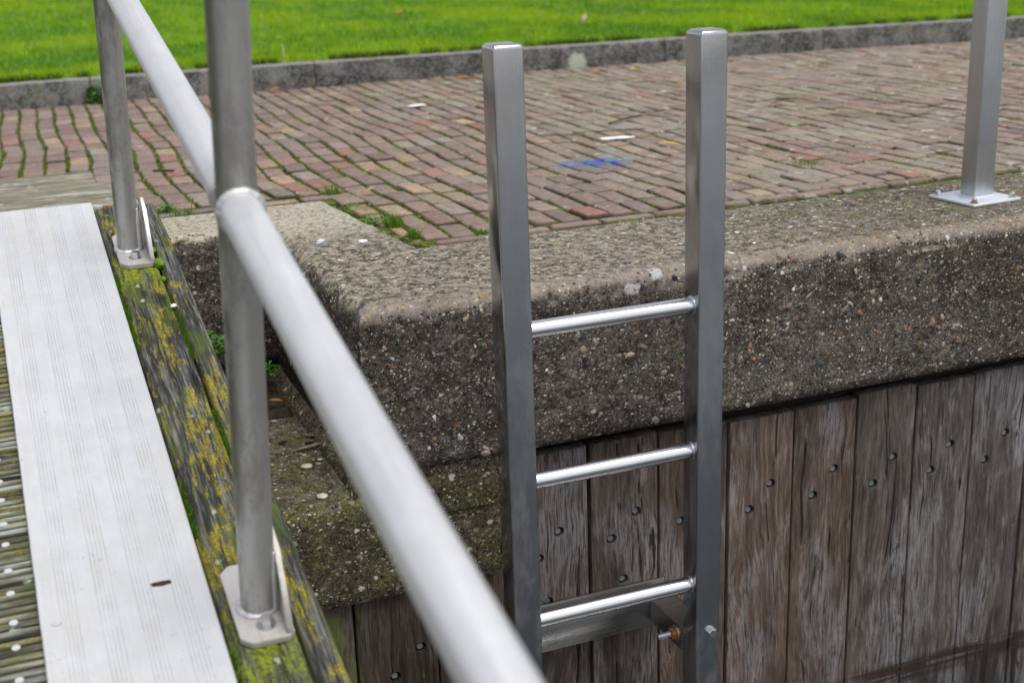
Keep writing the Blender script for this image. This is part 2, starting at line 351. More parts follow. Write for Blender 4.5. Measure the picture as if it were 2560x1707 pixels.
for s_, k in ((-1, 0), (1, 120)):
    e = bm.verts.new((s_ * 500, kerb_y(row0[k].co.x), .125)); e2 = bm.verts.new((s_ * 500, 900, .125)); a = row1[k]
    bm.faces.new((a, row2[k], row3[k], e2, e) if s_ < 0 else (a, e, e2, row3[k], row2[k]))
lawn = make('lawn', bm, M_lawn); tag(lawn, kind='structure')

bm = bmesh.new(); box(bm, -60, -.75, 9.02, 400, .05, .142); REFLECTOR = bm  # paving added out of view so the ladder uprights reflect beige
# blades
def blades(N, xs, ys, z, h, w, cols, lean=.5, tip=None):
    a = rng.uniform(0, 2 * PI, N); hh = h * rng.uniform(.6, 1.25, N); ww = w * rng.uniform(.7, 1.3, N)
    dx, dy = np.cos(a), np.sin(a); b = rng.uniform(0, 2 * PI, N); L = lean * hh * rng.uniform(.1, 1, N)
    bx, by = np.cos(b) * L, np.sin(b) * L
    base = np.stack([xs, ys, z], 1); side = np.stack([dx * ww / 2, dy * ww / 2, np.zeros(N)], 1)
    mid = base + np.stack([bx * .35, by * .35, hh * .55], 1); top = base + np.stack([bx, by, hh], 1)
    V = np.stack([base - side, base + side, mid + side * .8, mid - side * .8, top], 1).reshape(-1, 3)
    i = np.arange(N)[:, None] * 5
    return V, [np.concatenate([i, i + 1, i + 2, i + 3], 1), np.concatenate([i + 3, i + 2, i + 4], 1)], np.repeat(cols, 5, 0)
M = Mat('grass_blade', .5, spec=.3); M.set('Base Color', M.attr())
tr = M.N('ShaderNodeBsdfTranslucent'); M.put(tr.inputs[0], M.mix(1, M.attr(), (1.15, 1.2, .5), 'MULTIPLY')); ms = M.N('ShaderNodeMixShader'); ms.inputs[0].default_value = .45
M.nt.links.new(M.b.outputs[0], ms.inputs[1]); M.nt.links.new(tr.outputs[0], ms.inputs[2]); M.nt.links.new(ms.outputs[0], M.nt.nodes['Material Output'].inputs[0]); M_grass = M.m
N = 230000
t = rng.uniform(0, 1, N); ymin, ymax = 8.0, 42.; ys = 1 / (1 / ymin + t * (1 / ymax - 1 / ymin)); xs = rng.uniform(-.12, 1.35, N) * ys - .3
ky = np.array([kerb_y(v) for v in np.linspace(-10, 60, 701)]); kk = np.interp(xs, np.linspace(-10, 60, 701), ky)
kk = np.where(xs > 12, 7.0, kk); ok = (ys > kk + .085) & (xs > -.70); xs, ys, kk = xs[ok], ys[ok], kk[ok]; N = len(xs)
pn = np.array([noise.noise(Vector((a * .9, b * .6, 0))) + .6 * noise.noise(Vector((a * 3.1, b * 2.1, 5))) + .5 * noise.noise(Vector((a * 8, b * 4, 9))) for a, b in zip(xs, ys)])
base = np.array([.18, .36, .006]); yel = np.array([.42, .53, .016]); dk = np.array([.04, .14, .006]); straw = np.array([.36, .30, .13])
k = np.clip(.5 + pn * 1.3 + rng.normal(0, .22, N), 0, 1)[:, None]; cols = dk * (1 - k) + yel * k; cols = cols * .5 + base * .5
isst = rng.uniform(0, 1, N) < np.where(ys - kk < .5, .05, .015); cols[isst] = straw
hgt = (.045 + .020 * pn) * np.clip(ys / 12, 1, 2.2); hgt = np.where(ys - kk < .25, hgt * 1.4, hgt)
ys = np.where((ys - kk < .16), ys - .035 * rng.uniform(0, 1, N), ys)
Vv, Ff, Cc = blades(N, xs, ys, np.where(ys - kk < .11, .148, .127), hgt, .0075 * np.clip(ys / 10, 1, 3), cols, .9)
g = npmesh('lawn_grass', Vv, Ff, M_grass, Cc); tag(g, 'bright green mown grass growing over the lawn behind the kerb', 'grass', kind='stuff')

# kerb
bm = bmesh.new(); joints = [-5.2, -3.72, -2.27, -.82, .635, 2.105, 3.40, 4.72, 6.05, 7.4, 8.8, 10.2, 11.6]
for a, b in zip(joints[:-1], joints[1:]):
    n_ = 24; rings = []
    prof = [(0.0, -.12), (-.002, .0), (.004, .13), (.010, .150), (.024, .160), (.085, .162), (.098, .154), (.104, .12), (.104, -.12)]
    for i in range(n_ + 1):
        x = a + .004 + (b - a - .008) * i / n_; y = kerb_y(x); j = .004 * noise.noise(Vector((x * 6, 1, 1)))
        rings.append([bm.verts.new((x, y + p + j + .003 * noise.noise(Vector((x * 25, p * 30, q * 25))), q + .003 * noise.noise(Vector((x * 20, q * 20, 4))))) for p, q in prof])
    for i in range(n_):
        for j in range(len(prof) - 1): bm.faces.new((rings[i][j], rings[i + 1][j], rings[i + 1][j + 1], rings[i][j + 1]))
    bm.faces.new(rings[0]); bm.faces.new(rings[-1][::-1])
M = Mat('kerb_concrete', .92, spec=.2)
n1 = M.noise(5, M.map((1, 1, .8)), detail=8, rough=.8); n2 = M.noise(60, detail=4, rough=.7); col = M.mix(M.sm(n1, .42, .60), (.026, .026, .024), (.135, .130, .122)); col = M.mix(M.sm(n2, .42, .7, 0, .6), col, (.30, .29, .275))
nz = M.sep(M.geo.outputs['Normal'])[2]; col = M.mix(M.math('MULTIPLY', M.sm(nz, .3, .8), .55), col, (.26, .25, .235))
cd = M.N('ShaderNodeVectorMath', operation='DISTANCE'); M.put(cd.inputs[0], M.addv(M.co, M.addv(M.noise(25, detail=6, rough=.8, col=True), (.11, .11, .11), 'MULTIPLY'))); M.put(cd.inputs[1], (4.07, 8.805, .085))
col = M.mix(M.math('MULTIPLY', M.sm(cd.outputs['Value'], .10, .07), .75), col, (.42, .46, .38))
col = M.mix(M.math('MULTIPLY', M.sm(M.noise(7, M.map(loc=(8, 2, 1)), detail=4), .62, .70), .5), col, (.14, .13, .04))
M.set('Base Color', col); M.bump(n2, .6, .006); M_kerb = M.m
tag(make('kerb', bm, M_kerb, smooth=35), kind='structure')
N = 16000; xs = rng.uniform(-.7, 12, N); den = np.array([noise.noise(Vector((x * 2.2, 0, 3))) + .5 * noise.noise(Vector((x * 9, 0, 3))) for x in xs]); xs = xs[den > -.05]; N = len(xs)
ys = np.array([kerb_y(x) for x in xs]) + .118 - .05 * rng.uniform(0, 1, N) ** 2; k = rng.uniform(0, 1, N)[:, None]
Vv, Ff, Cc = blades(N, xs, ys, np.full(N, .135), .062, .010, np.array([.04, .075, .010]) * (1 - k) + np.array([.15, .24, .014]) * k, 1.1)
tag(npmesh('verge_grass', Vv, Ff, M_grass, Cc), 'darker longer grass and weeds hanging over the back edge of the kerb', 'grass', kind='stuff')

# brick paving
def wob(x, y):
    return .014 * math.sin(y * 1.9 + x * .55) + .010 * math.sin(y * 3.7 + x * 1.3 + 1) + .010 * max(0, y - 6.0) ** 2 + .006 * noise.noise(Vector((x * 2.3, y * 2.5, 0)))
def heave(x, y): return .010 * noise.noise(Vector((x * .8, y * .8, 2))) - .004
prof = []                                   # rounded-corner brick template: rings of 12 points
def ringpts(hx, hy, r):
    o = []
    for cx_, cy_, a0 in ((1, 1, 0), (-1, 1, PI / 2), (-1, -1, PI), (1, -1, 3 * PI / 2)):
        for k_ in range(3):
            a = a0 + k_ * PI / 4; o.append((cx_ * (hx - r) + r * math.cos(a), cy_ * (hy - r) + r * math.sin(a)))
    return o
BV, BF4, BF12, BC = [], [], [], []; nb = 0
def brick(cx_, cy_, hx, hy, ang, z, tx, ty, col):
    global nb
    lv = [(0, -.05, .010), (0, -.010, .010), (.0022, -.0035, .010), (.0075, 0, .010)]; ca, sa = math.cos(ang), math.sin(ang); base_ = nb
    sh = rng.normal(0, .0019, 12)
    for ins, dz, r in lv:
        for i_, (a, b) in enumerate(ringpts(hx - ins, hy - ins, r)):
            a += sh[i_]; b += sh[(i_ + 5) % 12]
            BV.append((cx_ + a * ca - b * sa, cy_ + a * sa + b * ca, z + dz + a * tx + b * ty)); nb += 1
    # top centre ring for slight dishing
    for L in range(3):
        for i_ in range(12): BF4.append((base_ + L * 12 + i_, base_ + L * 12 + (i_ + 1) % 12, base_ + (L + 1) * 12 + (i_ + 1) % 12, base_ + (L + 1) * 12 + i_))
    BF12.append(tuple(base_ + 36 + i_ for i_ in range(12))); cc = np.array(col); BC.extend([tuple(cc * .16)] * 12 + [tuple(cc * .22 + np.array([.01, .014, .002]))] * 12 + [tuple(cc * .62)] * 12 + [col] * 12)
pal = [((.215, .152, .132), 5), ((.185, .125, .116), 4), ((.235, .148, .124), 2.6), ((.25, .18, .145), 2.4), ((.33, .24, .155), .9), ((.29, .135, .11), .7), ((.25, .21, .185), 1.8), ((.18, .14, .13), 1.2)]
wts = np.array([p[1] for p in pal])
def bcol(x, y):
    w = wts.copy()
    if y < 6.1 and x < 1.9: w = w * 1.; w[4] *= 3.5
    if x > 2.5: w[3] *= 1.8; w[6] *= 1.8
    c = np.array(pal[rng.choice(len(pal), p=w / w.sum())][0]) * .96; c = c * .72 + np.array([.195, .155, .128]) * .28; return tuple(np.clip(c * rng.uniform(.86, 1.16) * rng.uniform(.96, 1.04, 3), 0, 1))
joint_pts = []
P = .1005
for i in range(-20, 112):
    x0 = .007 + i * P
    if x0 < .40 - .05: y = 4.64
    elif x0 < 1.19: y = 5.115
    else: y = 4.150
    if 1.10 <= x0 < 1.27: y = 5.11
    ymax = kerb_y(x0 + .1) + .05; y += rng.uniform(-.0, .02)
    first = True
    while y < ymax:
        L = .211 + rng.normal(0, .004)
        if first: L = rng.uniform(.10, .211); first = False
        cyy = y + L / 2; cx_ = x0 + P / 2 + wob(x0, cyy) + rng.normal(0, .0016); dw = (wob(x0, cyy + .1) - wob(x0, cyy - .1)) / .2
        if True:
            z = heave(cx_, cyy) + rng.normal(0, .0026)
            brick(cx_, cyy, P / 2 - .0050 - abs(rng.normal(0, .0012)), L / 2 - .0046 - abs(rng.normal(0, .0015)), -dw + rng.normal(0, .018), z, rng.normal(0, .022), rng.normal(0, .014), bcol(cx_, cyy))
        y += L
    # sample joint line for tufts
    yy = 4.2
    while yy < ymax:
        if (x0 > 1.27 or yy > 5.1): joint_pts.append((x0 + wob(x0, yy), yy))
        yy += .01
# border rows lying along the concrete
x = 1.335
while x < 9.5:
    L = .205 + rng.normal(0, .01); brick(x + L / 2, 4.108, L / 2 - .004, .026, rng.normal(0, .01), heave(x, 4.1) + .002 + rng.normal(0, .003), 0, rng.normal(0, .02), bcol(x + 1, 7)); x += L
x = .44
while x < 1.12:
    L = .215 + rng.normal(0, .008); brick(x + L / 2, 5.062, L / 2 - .004, .036, rng.normal(0, .01), heave(x, 5) + rng.normal(0, .002), 0, 0, bcol(x, 7)); x += L
# cut bricks filling the wedge beside the pale concrete
for y0_, y1_, c in ((4.16, 4.27, (.23, .15, .115)), (4.275, 4.44, (.30, .21, .125)), (4.445, 4.66, (.25, .17, .125)), (4.665, 4.87, (.29, .20, .13)), (4.875, 5.085, (.24, .18, .135))):
    ym_ = (y0_ + y1_) / 2; e_ = 1.27 - (ym_ - 4.06) * .08 + .016; brick((e_ + 1.3105) / 2, ym_, (1.3105 - e_) / 2, (y1_ - y0_) / 2 - .005, rng.normal(0, .02), heave(1.3, ym_) + rng.normal(0, .003), rng.normal(0, .03), rng.normal(0, .02), c)
M = Mat('paving_brick', .88, spec=.25)
bc = M.attr(); n1 = M.noise(34, detail=6, rough=.7); n2 = M.noise(260, detail=3, rough=.7)
c = M.mix(M.sm(n1, .3, .72), M.mix(1, bc, (.70, .70, .72), 'MULTIPLY'), M.mix(1, bc, (1.28, 1.25, 1.22), 'MULTIPLY'))
bl = M.noise(75, detail=5, rough=.8); c = M.mix(M.sm(bl, .47, .36, 0, .6), c, M.mix(1, c, (.45, .42, .40), 'MULTIPLY')); c = M.mix(M.sm(bl, .54, .66, 0, .45), c, M.mix(1, c, (1.6, 1.55, 1.5), 'MULTIPLY'))
c = M.mix(M.sm(n2, .60, .75, 0, .5), c, M.mix(1, bc, (1.7, 1.65, 1.6), 'MULTIPLY')); c = M.mix(M.sm(n2, .43, .30, 0, .8), c, M.mix(1, bc, (.45, .45, .45), 'MULTIPLY'))
x_, y_, z_ = M.sep(); reg = M.sm(x_, 1.2, 3.0, .25, 1)
lich = M.math('MULTIPLY', M.sm(M.noise(9.5, detail=6, rough=.7), M.sm(x_, 1.2, 3.2, .655, .585), M.sm(x_, 1.2, 3.2, .67, .615)), .8)
c = M.mix(lich, c, M.mix(n2, (.30, .34, .27), (.52, .55, .46)))
gl = M.math('MULTIPLY', M.sm(M.noise(3.4, detail=7, rough=.72), .50, .66), M.sm(x_, .8, 3.4, .12, .7)); gl = M.math('MULTIPLY', gl, M.sm(n1, .40, .55))
c = M.mix(gl, c, (.15, .15, .05)); veil = M.math('MULTIPLY', M.sm(M.noise(2.1, M.map(loc=(2, 5, 1)), detail=8, rough=.75), .44, .60), M.sm(x_, 1.0, 3.5, .15, .65)); c = M.mix(veil, c, M.mix(n1, (.16, .145, .105), (.34, .31, .25)))
dst = M.math('MULTIPLY', M.sm(M.noise(1.3, detail=3), .45, .7), .3); c = M.mix(dst, c, (.22, .19, .165))
dv = M.N('ShaderNodeVectorMath', operation='DISTANCE'); M.put(dv.inputs[0], M.addv(M.map((.62, 1, 1)), M.addv(M.noise(9, col=True, detail=4), (.22, .22, 0), 'MULTIPLY'))); M.put(dv.inputs[1], (2.46 * .62 + .11, 5.17 + .11, 0))
bn = M.noise(22, detail=6, rough=.75)
c = M.mix(M.math('MULTIPLY', M.sm(dv.outputs['Value'], .20, .07, 0, .8), M.sm(bn, .46, .58)), c, (.07, .17, .19))
c = M.mix(M.math('MULTIPLY', M.sm(dv.outputs['Value'], .14, .02), M.sm(bn, .60, .42)), c, (.012, .05, .36))
M.set('Base Color', c); b1 = M.bump(n2, .5, .0025); M.bump(n1, .5, .006, b1); M_brick = M.m
tag(make('reflector_paving', REFLECTOR, plain('beige_reflector', (.20, .165, .145), .9, .3, 9)), kind='structure')
tag(npmesh('brick_paving', np.array(BV), [np.array(BF4), np.array(BF12)], M_brick, np.array(BC)), kind='structure')
M = Mat('joint_moss', .95, spec=.1); n1 = M.noise(14, detail=5, rough=.7); n2 = M.noise(120, detail=4)
c = M.mix(M.sm(n1, .42, .58), (.028, .024, .013), (.10, .155, .012)); c = M.mix(M.sm(n2, .35, .7), M.mix(1, c, (.6, .6, .6), 'MULTIPLY'), M.mix(1, c, (1.5, 1.5, 1.5), 'MULTIPLY')); M.set('Base Color', c); M.bump(n2, 1, .008); M_joint = M.m
bm = bmesh.new()
def poly(pts, z):
    return bm.faces.new([bm.verts.new((a, b, z)) for a, b in pts])
nx, ny = 150, 50; gx = np.linspace(-2.2, 11.5, nx)
grid = [[bm.verts.new((x, y, heave(x, y) - .0095 + .002 * noise.noise(Vector((x * 9, y * 9, 7))))) for y in np.linspace(4.06 if x > .86 else 4.60, 9.1, ny)] for x in gx]
for i in range(nx - 1):
    for j in range(ny - 1): bm.faces.new((grid[i][j], grid[i + 1][j], grid[i + 1][j + 1], grid[i][j + 1]))
tag(make('paving_bed', bm, M_joint, smooth=180), kind='structure')
# earth body below
bm = bmesh.new(); box(bm, -40, .86, 4.62, 9.4, -2.6, -.03); box(bm, .86, 40, 4.04, 9.4, -2.6, -.03); box(bm, -40, 40, 3.52, 4.62, -2.6, -.60)
tag(make('earth', bm, M_soil), kind='structure')
# joint moss and grass
jp = np.array(joint_pts); gn = np.array([noise.fractal(Vector((a * 1.3, b * 1.3, 3)), 1, 2.2, 4) for a, b in jp]); bias = np.where(jp[:, 0] < 1.3, .24, np.where(jp[:, 0] < 2.8, .22, .12))
pick = jp[(gn + bias + rng.normal(0, .06, len(jp))) > .13]; pk = pick[rng.integers(0, len(pick), 62000)]
N = len(pk); xs = pk[:, 0] + rng.normal(0, .0045, N); ys = pk[:, 1] + rng.uniform(-.006, .006, N)
k = rng.uniform(0, 1, N)[:, None]; cols = np.array([.07, .12, .008]) * (1 - k) + np.array([.20, .27, .015]) * k
zz = np.array([heave(a, b) - .012 for a, b in zip(xs, ys)])
Vv, Ff, Cc = blades(N, xs, ys, zz, .011 + .006 * rng.uniform(0, 1, N) ** 3, .006, cols, 1.3)
tag(npmesh('joint_moss', Vv, Ff, M_grass, Cc), 'bright green moss filling the joints of the brick paving', 'moss', kind='stuff')

# ---------------------------------------------------------------- aggregate pebbles pressed into a concrete surface
ICO = []
_b = bmesh.new(); bmesh.ops.create_icosphere(_b, subdivisions=2, radius=1); ICOV = np.array([v.co[:] for v in _b.verts]); ICOF = np.array([[v.index for v in f.verts] for f in _b.faces]); _b.free()
PC = [((.60, .56, .50), 1.7), ((.36, .29, .21), 2.2), ((.035, .037, .045), 4), ((.11, .09, .085), 6), ((.30, .14, .07), 1.), ((.20, .17, .15), 6), ((.13, .065, .06), 1.4), ((.26, .22, .18), 4), ((.07, .10, .12), .8)]
pw = np.array([p[1] for p in PC]); pw = pw / pw.sum()
def pebbles(spots, flat_axis):
    V, F_, Cl = [], [], []; n = 0
    for (px, py, pz, r) in spots:
        sc_ = np.array([rng.uniform(.8, 1.5), rng.uniform(.6, 1.1), rng.uniform(.5, .8)]) * r
        cutn = rng.normal(0, 1, (5, 3)); cutn /= np.linalg.norm(cutn, axis=1)[:, None]; v0 = ICOV.copy()
        for cn in cutn:
            dd = v0 @ cn; ex = np.maximum(dd - rng.uniform(.45, .8), 0); v0 = v0 - ex[:, None] * cn
        v = v0 * sc_ * (1 + .14 * np.sin(ICOV[:, [1, 2, 0]] * rng.uniform(2, 4) + rng.uniform(0, 6)))
        a = rng.uniform(0, PI); ca, sa = math.cos(a), math.sin(a); v = np.stack([v[:, 0] * ca - v[:, 1] * sa, v[:, 0] * sa + v[:, 1] * ca, v[:, 2] * .55], 1)
        if flat_axis == 'y': v = v[:, [0, 2, 1]]
        if flat_axis == 'x': v = v[:, [2, 0, 1]]
        v = v * (1 + .0)
        V.append(v + np.array([px, py, pz])); F_.append(ICOF + n); n += len(v); c = np.array(PC[rng.choice(len(PC), p=pw)][0]) * rng.uniform(.8, 1.15); Cl.append(np.tile(c, (len(v), 1)))
    return np.concatenate(V), np.concatenate(F_), np.concatenate(Cl)
M = Mat('pebble', .75, spec=.35); M.set('Base Color', M.mix(M.noise(200), M.mix(1, M.attr(), (.75, .75, .75), 'MULTIPLY'), M.mix(1, M.attr(), (1.2, 1.2, 1.2), 'MULTIPLY'))); M.bump(M.noise(300), .3, .001); M_peb = M.m

def prism(poly_, rings, step, disp, fine=lambda x, y: True):
    """upright prism over a ccw polygon with rounded, chipped arrises; rings = (inset, z)"""
    n = len(poly_); P_ = [Vector(p) for p in poly_]; pts = []
    nor = []
    for i in range(n):
        d = (P_[(i + 1) % n] - P_[i]).normalized(); nor.append(Vector((d.y, -d.x)))
    for i in range(n):
        a, b = P_[i], P_[(i + 1) % n]; L = (b - a).length; st = step; k_ = 0
        m0 = nor[i - 1] + nor[i]; m0 = m0 / m0.dot(nor[i]); m1 = nor[i] + nor[(i + 1) % n]; m1 = m1 / m1.dot(nor[i])
        q = 0.
        while q < L - 1e-6:
            p = a + (b - a) * (q / L); f = q / L
            w0 = max(0, 1 - q / .05); w1 = max(0, 1 - (L - q) / .05)
            nn = nor[i] if (w0 == 0 and w1 == 0) else None
            # true mitre only at the corner itself
            off = (m0 if q == 0 else nor[i]); pts.append((p, off, nor[i] if q else (nor[i - 1] + nor[i]).normalized(), i, q, L, a, b, m0, m1))
            q += step if fine(p.x, p.y) else step * 8
    V = []
    for ins, z in rings:
        for (p, off, nr, i, q, L, a, b, m0, m1) in pts:
            # position along the inset edge
            A = a - m0 * ins; B = b - m1 * ins; base_ = A + (B - A) * (q / L)
            d = disp(p.x, p.y, z, ins); V.append((base_.x + nr.x * d[0], base_.y + nr.y * d[0], z + d[1]))
    m_ = len(pts); F4 = []
    for r in range(len(rings) - 1):
        for i in range(m_): F4.append((r * m_ + i, r * m_ + (i + 1) % m_, (r + 1) * m_ + (i + 1) % m_, (r + 1) * m_ + i))
    return np.array(V), np.array(F4)[:, ::-1], m_
def cdisp(x, y, z, ins):
    k_ = 1 if z < -.003 else .35
    a = .0048 * fbm(x * 16, y * 16, z * 16) + .0034 * noise.noise(Vector((x * 62, y * 62, z * 62)))
    ch = max(0, noise.noise(Vector((x * 6, y * 6, 9))) - .02) + .7 * max(0, noise.noise(Vector((x * 19, y * 19, 4))) - .1) if z > -.055 else 0
    return (a * k_ - ch * .030 * max(0, 1 - ins / .035), .35 * a * k_ - (ch * .010 if -.03 < z < -.004 else 0))
poly_cop = [(.86, 3.36), (9.5, 3.36), (9.5, 4.06), (1.27, 4.06), (1.194, 5.01), (.42, 5.01), (.42, 4.58), (.86, 4.58)]
rings = [(.05, 0), (.040, -.0015), (.028, -.006), (.017, -.013), (.008, -.023), (.002, -.036)] + [(0, -.048 - i * .0105) for i in range(41)] + [(.006, -.484), (.016, -.496), (.03, -.502)]
V, F4, m_ = prism(poly_cop, rings, .0105, cdisp, lambda x, y: x < 4.1 and not (y > 4.7))
# cap the top with a fan-free triangulation done by bmesh
bm = bmesh.new(); bv = [bm.verts.new(v) for v in V]
for f in F4: bm.faces.new([bv[i] for i in f])
def cap(bm, V, m_, inside, x0, x1, y0, y1, st, relief):
    from mathutils.geometry import delaunay_2d_cdt
    pts = [Vector((V[i][0], V[i][1])) for i in range(m_)]; zs = [V[i][2] for i in range(m_)]
    x = x0
    while x < x1:
        y = y0
        while y < y1:
            px, py = x + rng.uniform(-.3, .3) * st, y + rng.uniform(-.3, .3) * st
            if inside(px, py): pts.append(Vector((px, py)))
            y += st
        x += st
    vo, ed, fo, ov, oe, of = delaunay_2d_cdt(pts, [(i, (i + 1) % m_) for i in range(m_)], [], 1, 1e-6)
    nb_ = []
    for i, v in enumerate(vo):
        k_ = ov[i][0] if ov[i] else -1
        if 0 <= k_ < m_: nb_.append(bm.verts.new((v.x, v.y, zs[k_])))
        else: nb_.append(bm.verts.new((v.x, v.y, V[0][2] * 0 + capz + relief(v.x, v.y))))
    for f in fo: bm.faces.new([nb_[i] for i in f])
    bmesh.ops.remove_doubles(bm, verts=bm.verts, dist=1e-5)
capz = 0
def cin(x, y): return (3.42 < y < 4.0 and x > .92) or (3.9 < y < 4.95 and .92 < x < 1.13) or (4.65 < y < 4.95 and .48 < x < 1.13)
cap(bm, V, m_, cin, .45, 4.1, 3.4, 5.0, .018, lambda x, y: .0016 * fbm(x * 20, y * 20, 1))
bmesh.ops.recalc_face_normals(bm, faces=bm.faces)
# pebbles
spots = []
def ysurf(x, z): return 3.36 - cdisp(x, 3.36, z, 0)[0]
for _ in range(1900):
    x = .88 + rng.uniform(0, 1) ** 1.0 * 2.9; z = rng.uniform(-.48, -.03); r = .0028 + .0125 * rng.uniform(0, 1) ** 3.6; spots.append((x, ysurf(x, z) + r * .25, z, r))
PV, PF, PCl = pebbles(spots, 'y'); sp2 = []
for _ in range(1300):
    x = .9 + rng.uniform(0, 1) * 3.1; y = rng.uniform(3.42, 4.04); r = .003 + .0075 * rng.uniform(0, 1) ** 2.4; sp2.append((x, y, -.0006 - r * .05, r))
P2, F2, C2 = pebbles(sp2, 'z'); sp3 = []
for _ in range(90):
    y = rng.uniform(3.4, 4.5); z = rng.uniform(-.5, -.03); r = .004 + .010 * rng.uniform(0, 1) ** 2; sp3.append((.86 + r * .1, y, z, r))
P3, F3, C3 = pebbles(sp3, 'x')
me = bpy.data.meshes.new('t'); bm.to_mesh(me); bm.free()
nv = len(me.vertices); CV = np.zeros(nv * 3); me.vertices.foreach_get('co', CV); CV = CV.reshape(-1, 3)
q4 = np.array([p.vertices[:] for p in me.polygons if len(p.vertices) == 4]); q3 = np.array([p.vertices[:] for p in me.polygons if len(p.vertices) == 3])
allV = np.concatenate([CV, PV, P2, P3]); f3p = np.concatenate([PF + nv, F2 + nv + len(PV), F3 + nv + len(PV) + len(P2)])
cl = np.concatenate([np.full((nv, 3), .3), PCl, C2, C3]); mi = np.concatenate([np.zeros(len(q4) + len(q3)), np.ones(len(f3p))])
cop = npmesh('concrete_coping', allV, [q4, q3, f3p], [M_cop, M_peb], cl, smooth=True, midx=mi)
cop.data.set_sharp_from_angle(angle=math.radians(50))
tag(cop, 'long rough pebbly concrete coping along the quay edge, turning back beside the gangway', 'coping')

# lower block in the recess
def bdisp(x, y, z, ins):
    a = .005 * fbm(x * 14, y * 14, z * 14) + .002 * noise.noise(Vector((x * 70, y * 70, z * 70))); return (a, .4 * a)
pb = [(-3.0, 3.372), (1.257, 3.372), (1.257, 4.2), (-3.0, 4.2)]
rb = [(.06, -.562), (.045, -.564), (.03, -.570), (.015, -.580), (.004, -.596)] + [(0, -.61 - .0125 * i) for i in range(20)] + [(.004, -.862), (.012, -.885)]
V, F4, m_ = prism(pb, rb, .0125, bdisp, lambda x, y: x > .2 and y < 3.9)
bm = bmesh.new(); bv = [bm.verts.new(v) for v in V]
for f in F4: bm.faces.new([bv[i] for i in f])
capz = -.562; cap(bm, V, m_, lambda x, y: .2 < x < 1.18 and 3.44 < y < 4.12, .2, 1.2, 3.44, 4.13, .018, lambda x, y: .004 * fbm(x * 9, y * 9, 5))
# raised mortar shoulder that carries the coping at its right end, and the fillet at the coping's side
def lump(x0, x1, y0, y1, zt, zb, nx_, ny_, slope):
    g_ = []
    for i in range(nx_ + 1):
        r_ = []
        for j in range(ny_ + 1):
            x = x0 + (x1 - x0) * i / nx_; v = j / ny_
            if slope == 'front': y = y0 - .012 * math.sin(v * PI / 2) + .006 * fbm(x * 15, v * 4, 2); z = zt + (zb - zt) * v; y += .05 * max(0, (.955 - x) / .06) * (1 - v)
            else: y = y0 + (y1 - y0) * i / nx_; x = .862 - .045 * math.sin(v * PI / 2) + .006 * fbm(y * 12, v * 5, 3); z = zt + (zb - zt) * v
            r_.append(bm.verts.new((x, y, z + .003 * fbm(x * 30, y * 30, 1))))
        g_.append(r_)
    for i in range(nx_):
        for j in range(ny_): bm.faces.new((g_[i][j], g_[i + 1][j], g_[i + 1][j + 1], g_[i][j + 1]))
lump(.895, 1.257, 3.375, 3.375, -.49, -.64, 50, 14, 'front')
lump(0, 0, 3.40, 4.58, -.515, -.575, 90, 7, 'side')
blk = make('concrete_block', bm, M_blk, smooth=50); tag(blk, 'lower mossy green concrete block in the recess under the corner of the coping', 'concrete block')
# soil behind it
bm = bmesh.new(); nx_, ny_ = 70, 50
g_ = [[bm.verts.new((-2.5 + 3.4 * i / nx_, 3.98 + .66 * j / ny_, -.590 + .045 * j / ny_ + .016 * fbm(i * .22, j * .22, 4))) for j in range(ny_ + 1)] for i in range(nx_ + 1)]
for i in range(nx_):
    for j in range(ny_): bm.faces.new((g_[i][j], g_[i + 1][j], g_[i + 1][j + 1], g_[i][j + 1]))
tag(make('soil', bm, M_soil, smooth=180), kind='structure')

# ---------------------------------------------------------------- plank wall of the quay
wall = empty('plank_wall', (0, 0, 0)); tag(wall, 'vertical weathered grey brown hardwood planks facing the quay below the coping', 'plank wall')
edges = [(-3.4 + .25 * i) for i in range(13)] + [-.15, .05, .30, .55, .795, 1.052, 1.292, 1.570, 1.818, 2.072, 2.325, 2.575, 2.818, 3.068, 3.322, 3.575, 3.82] + [4.07 + .25 * i for i in range(20)]
edges = sorted(set(round(e, 3) for e in edges if e <= -.4 or e > -.2))
nails = [(2.239, -.80), (2.159, -.88), (2.492, -.797), (2.410, -.879), (2.735, -.799), (2.655, -.883), (2.977, -.796), (2.899, -.88), (3.223, -.797), (3.139, -.886), (1.982, -.80), (1.901, -.868), (1.739, -.799), (1.651, -.877), (1.468, -.812), (1.398, -.891), (1.691, -1.028), (1.425, -1.047), (.996, -1.099), (.91, -1.18), (3.47, -.80), (3.39, -.885), (3.72, -.80), (3.64, -.885)]
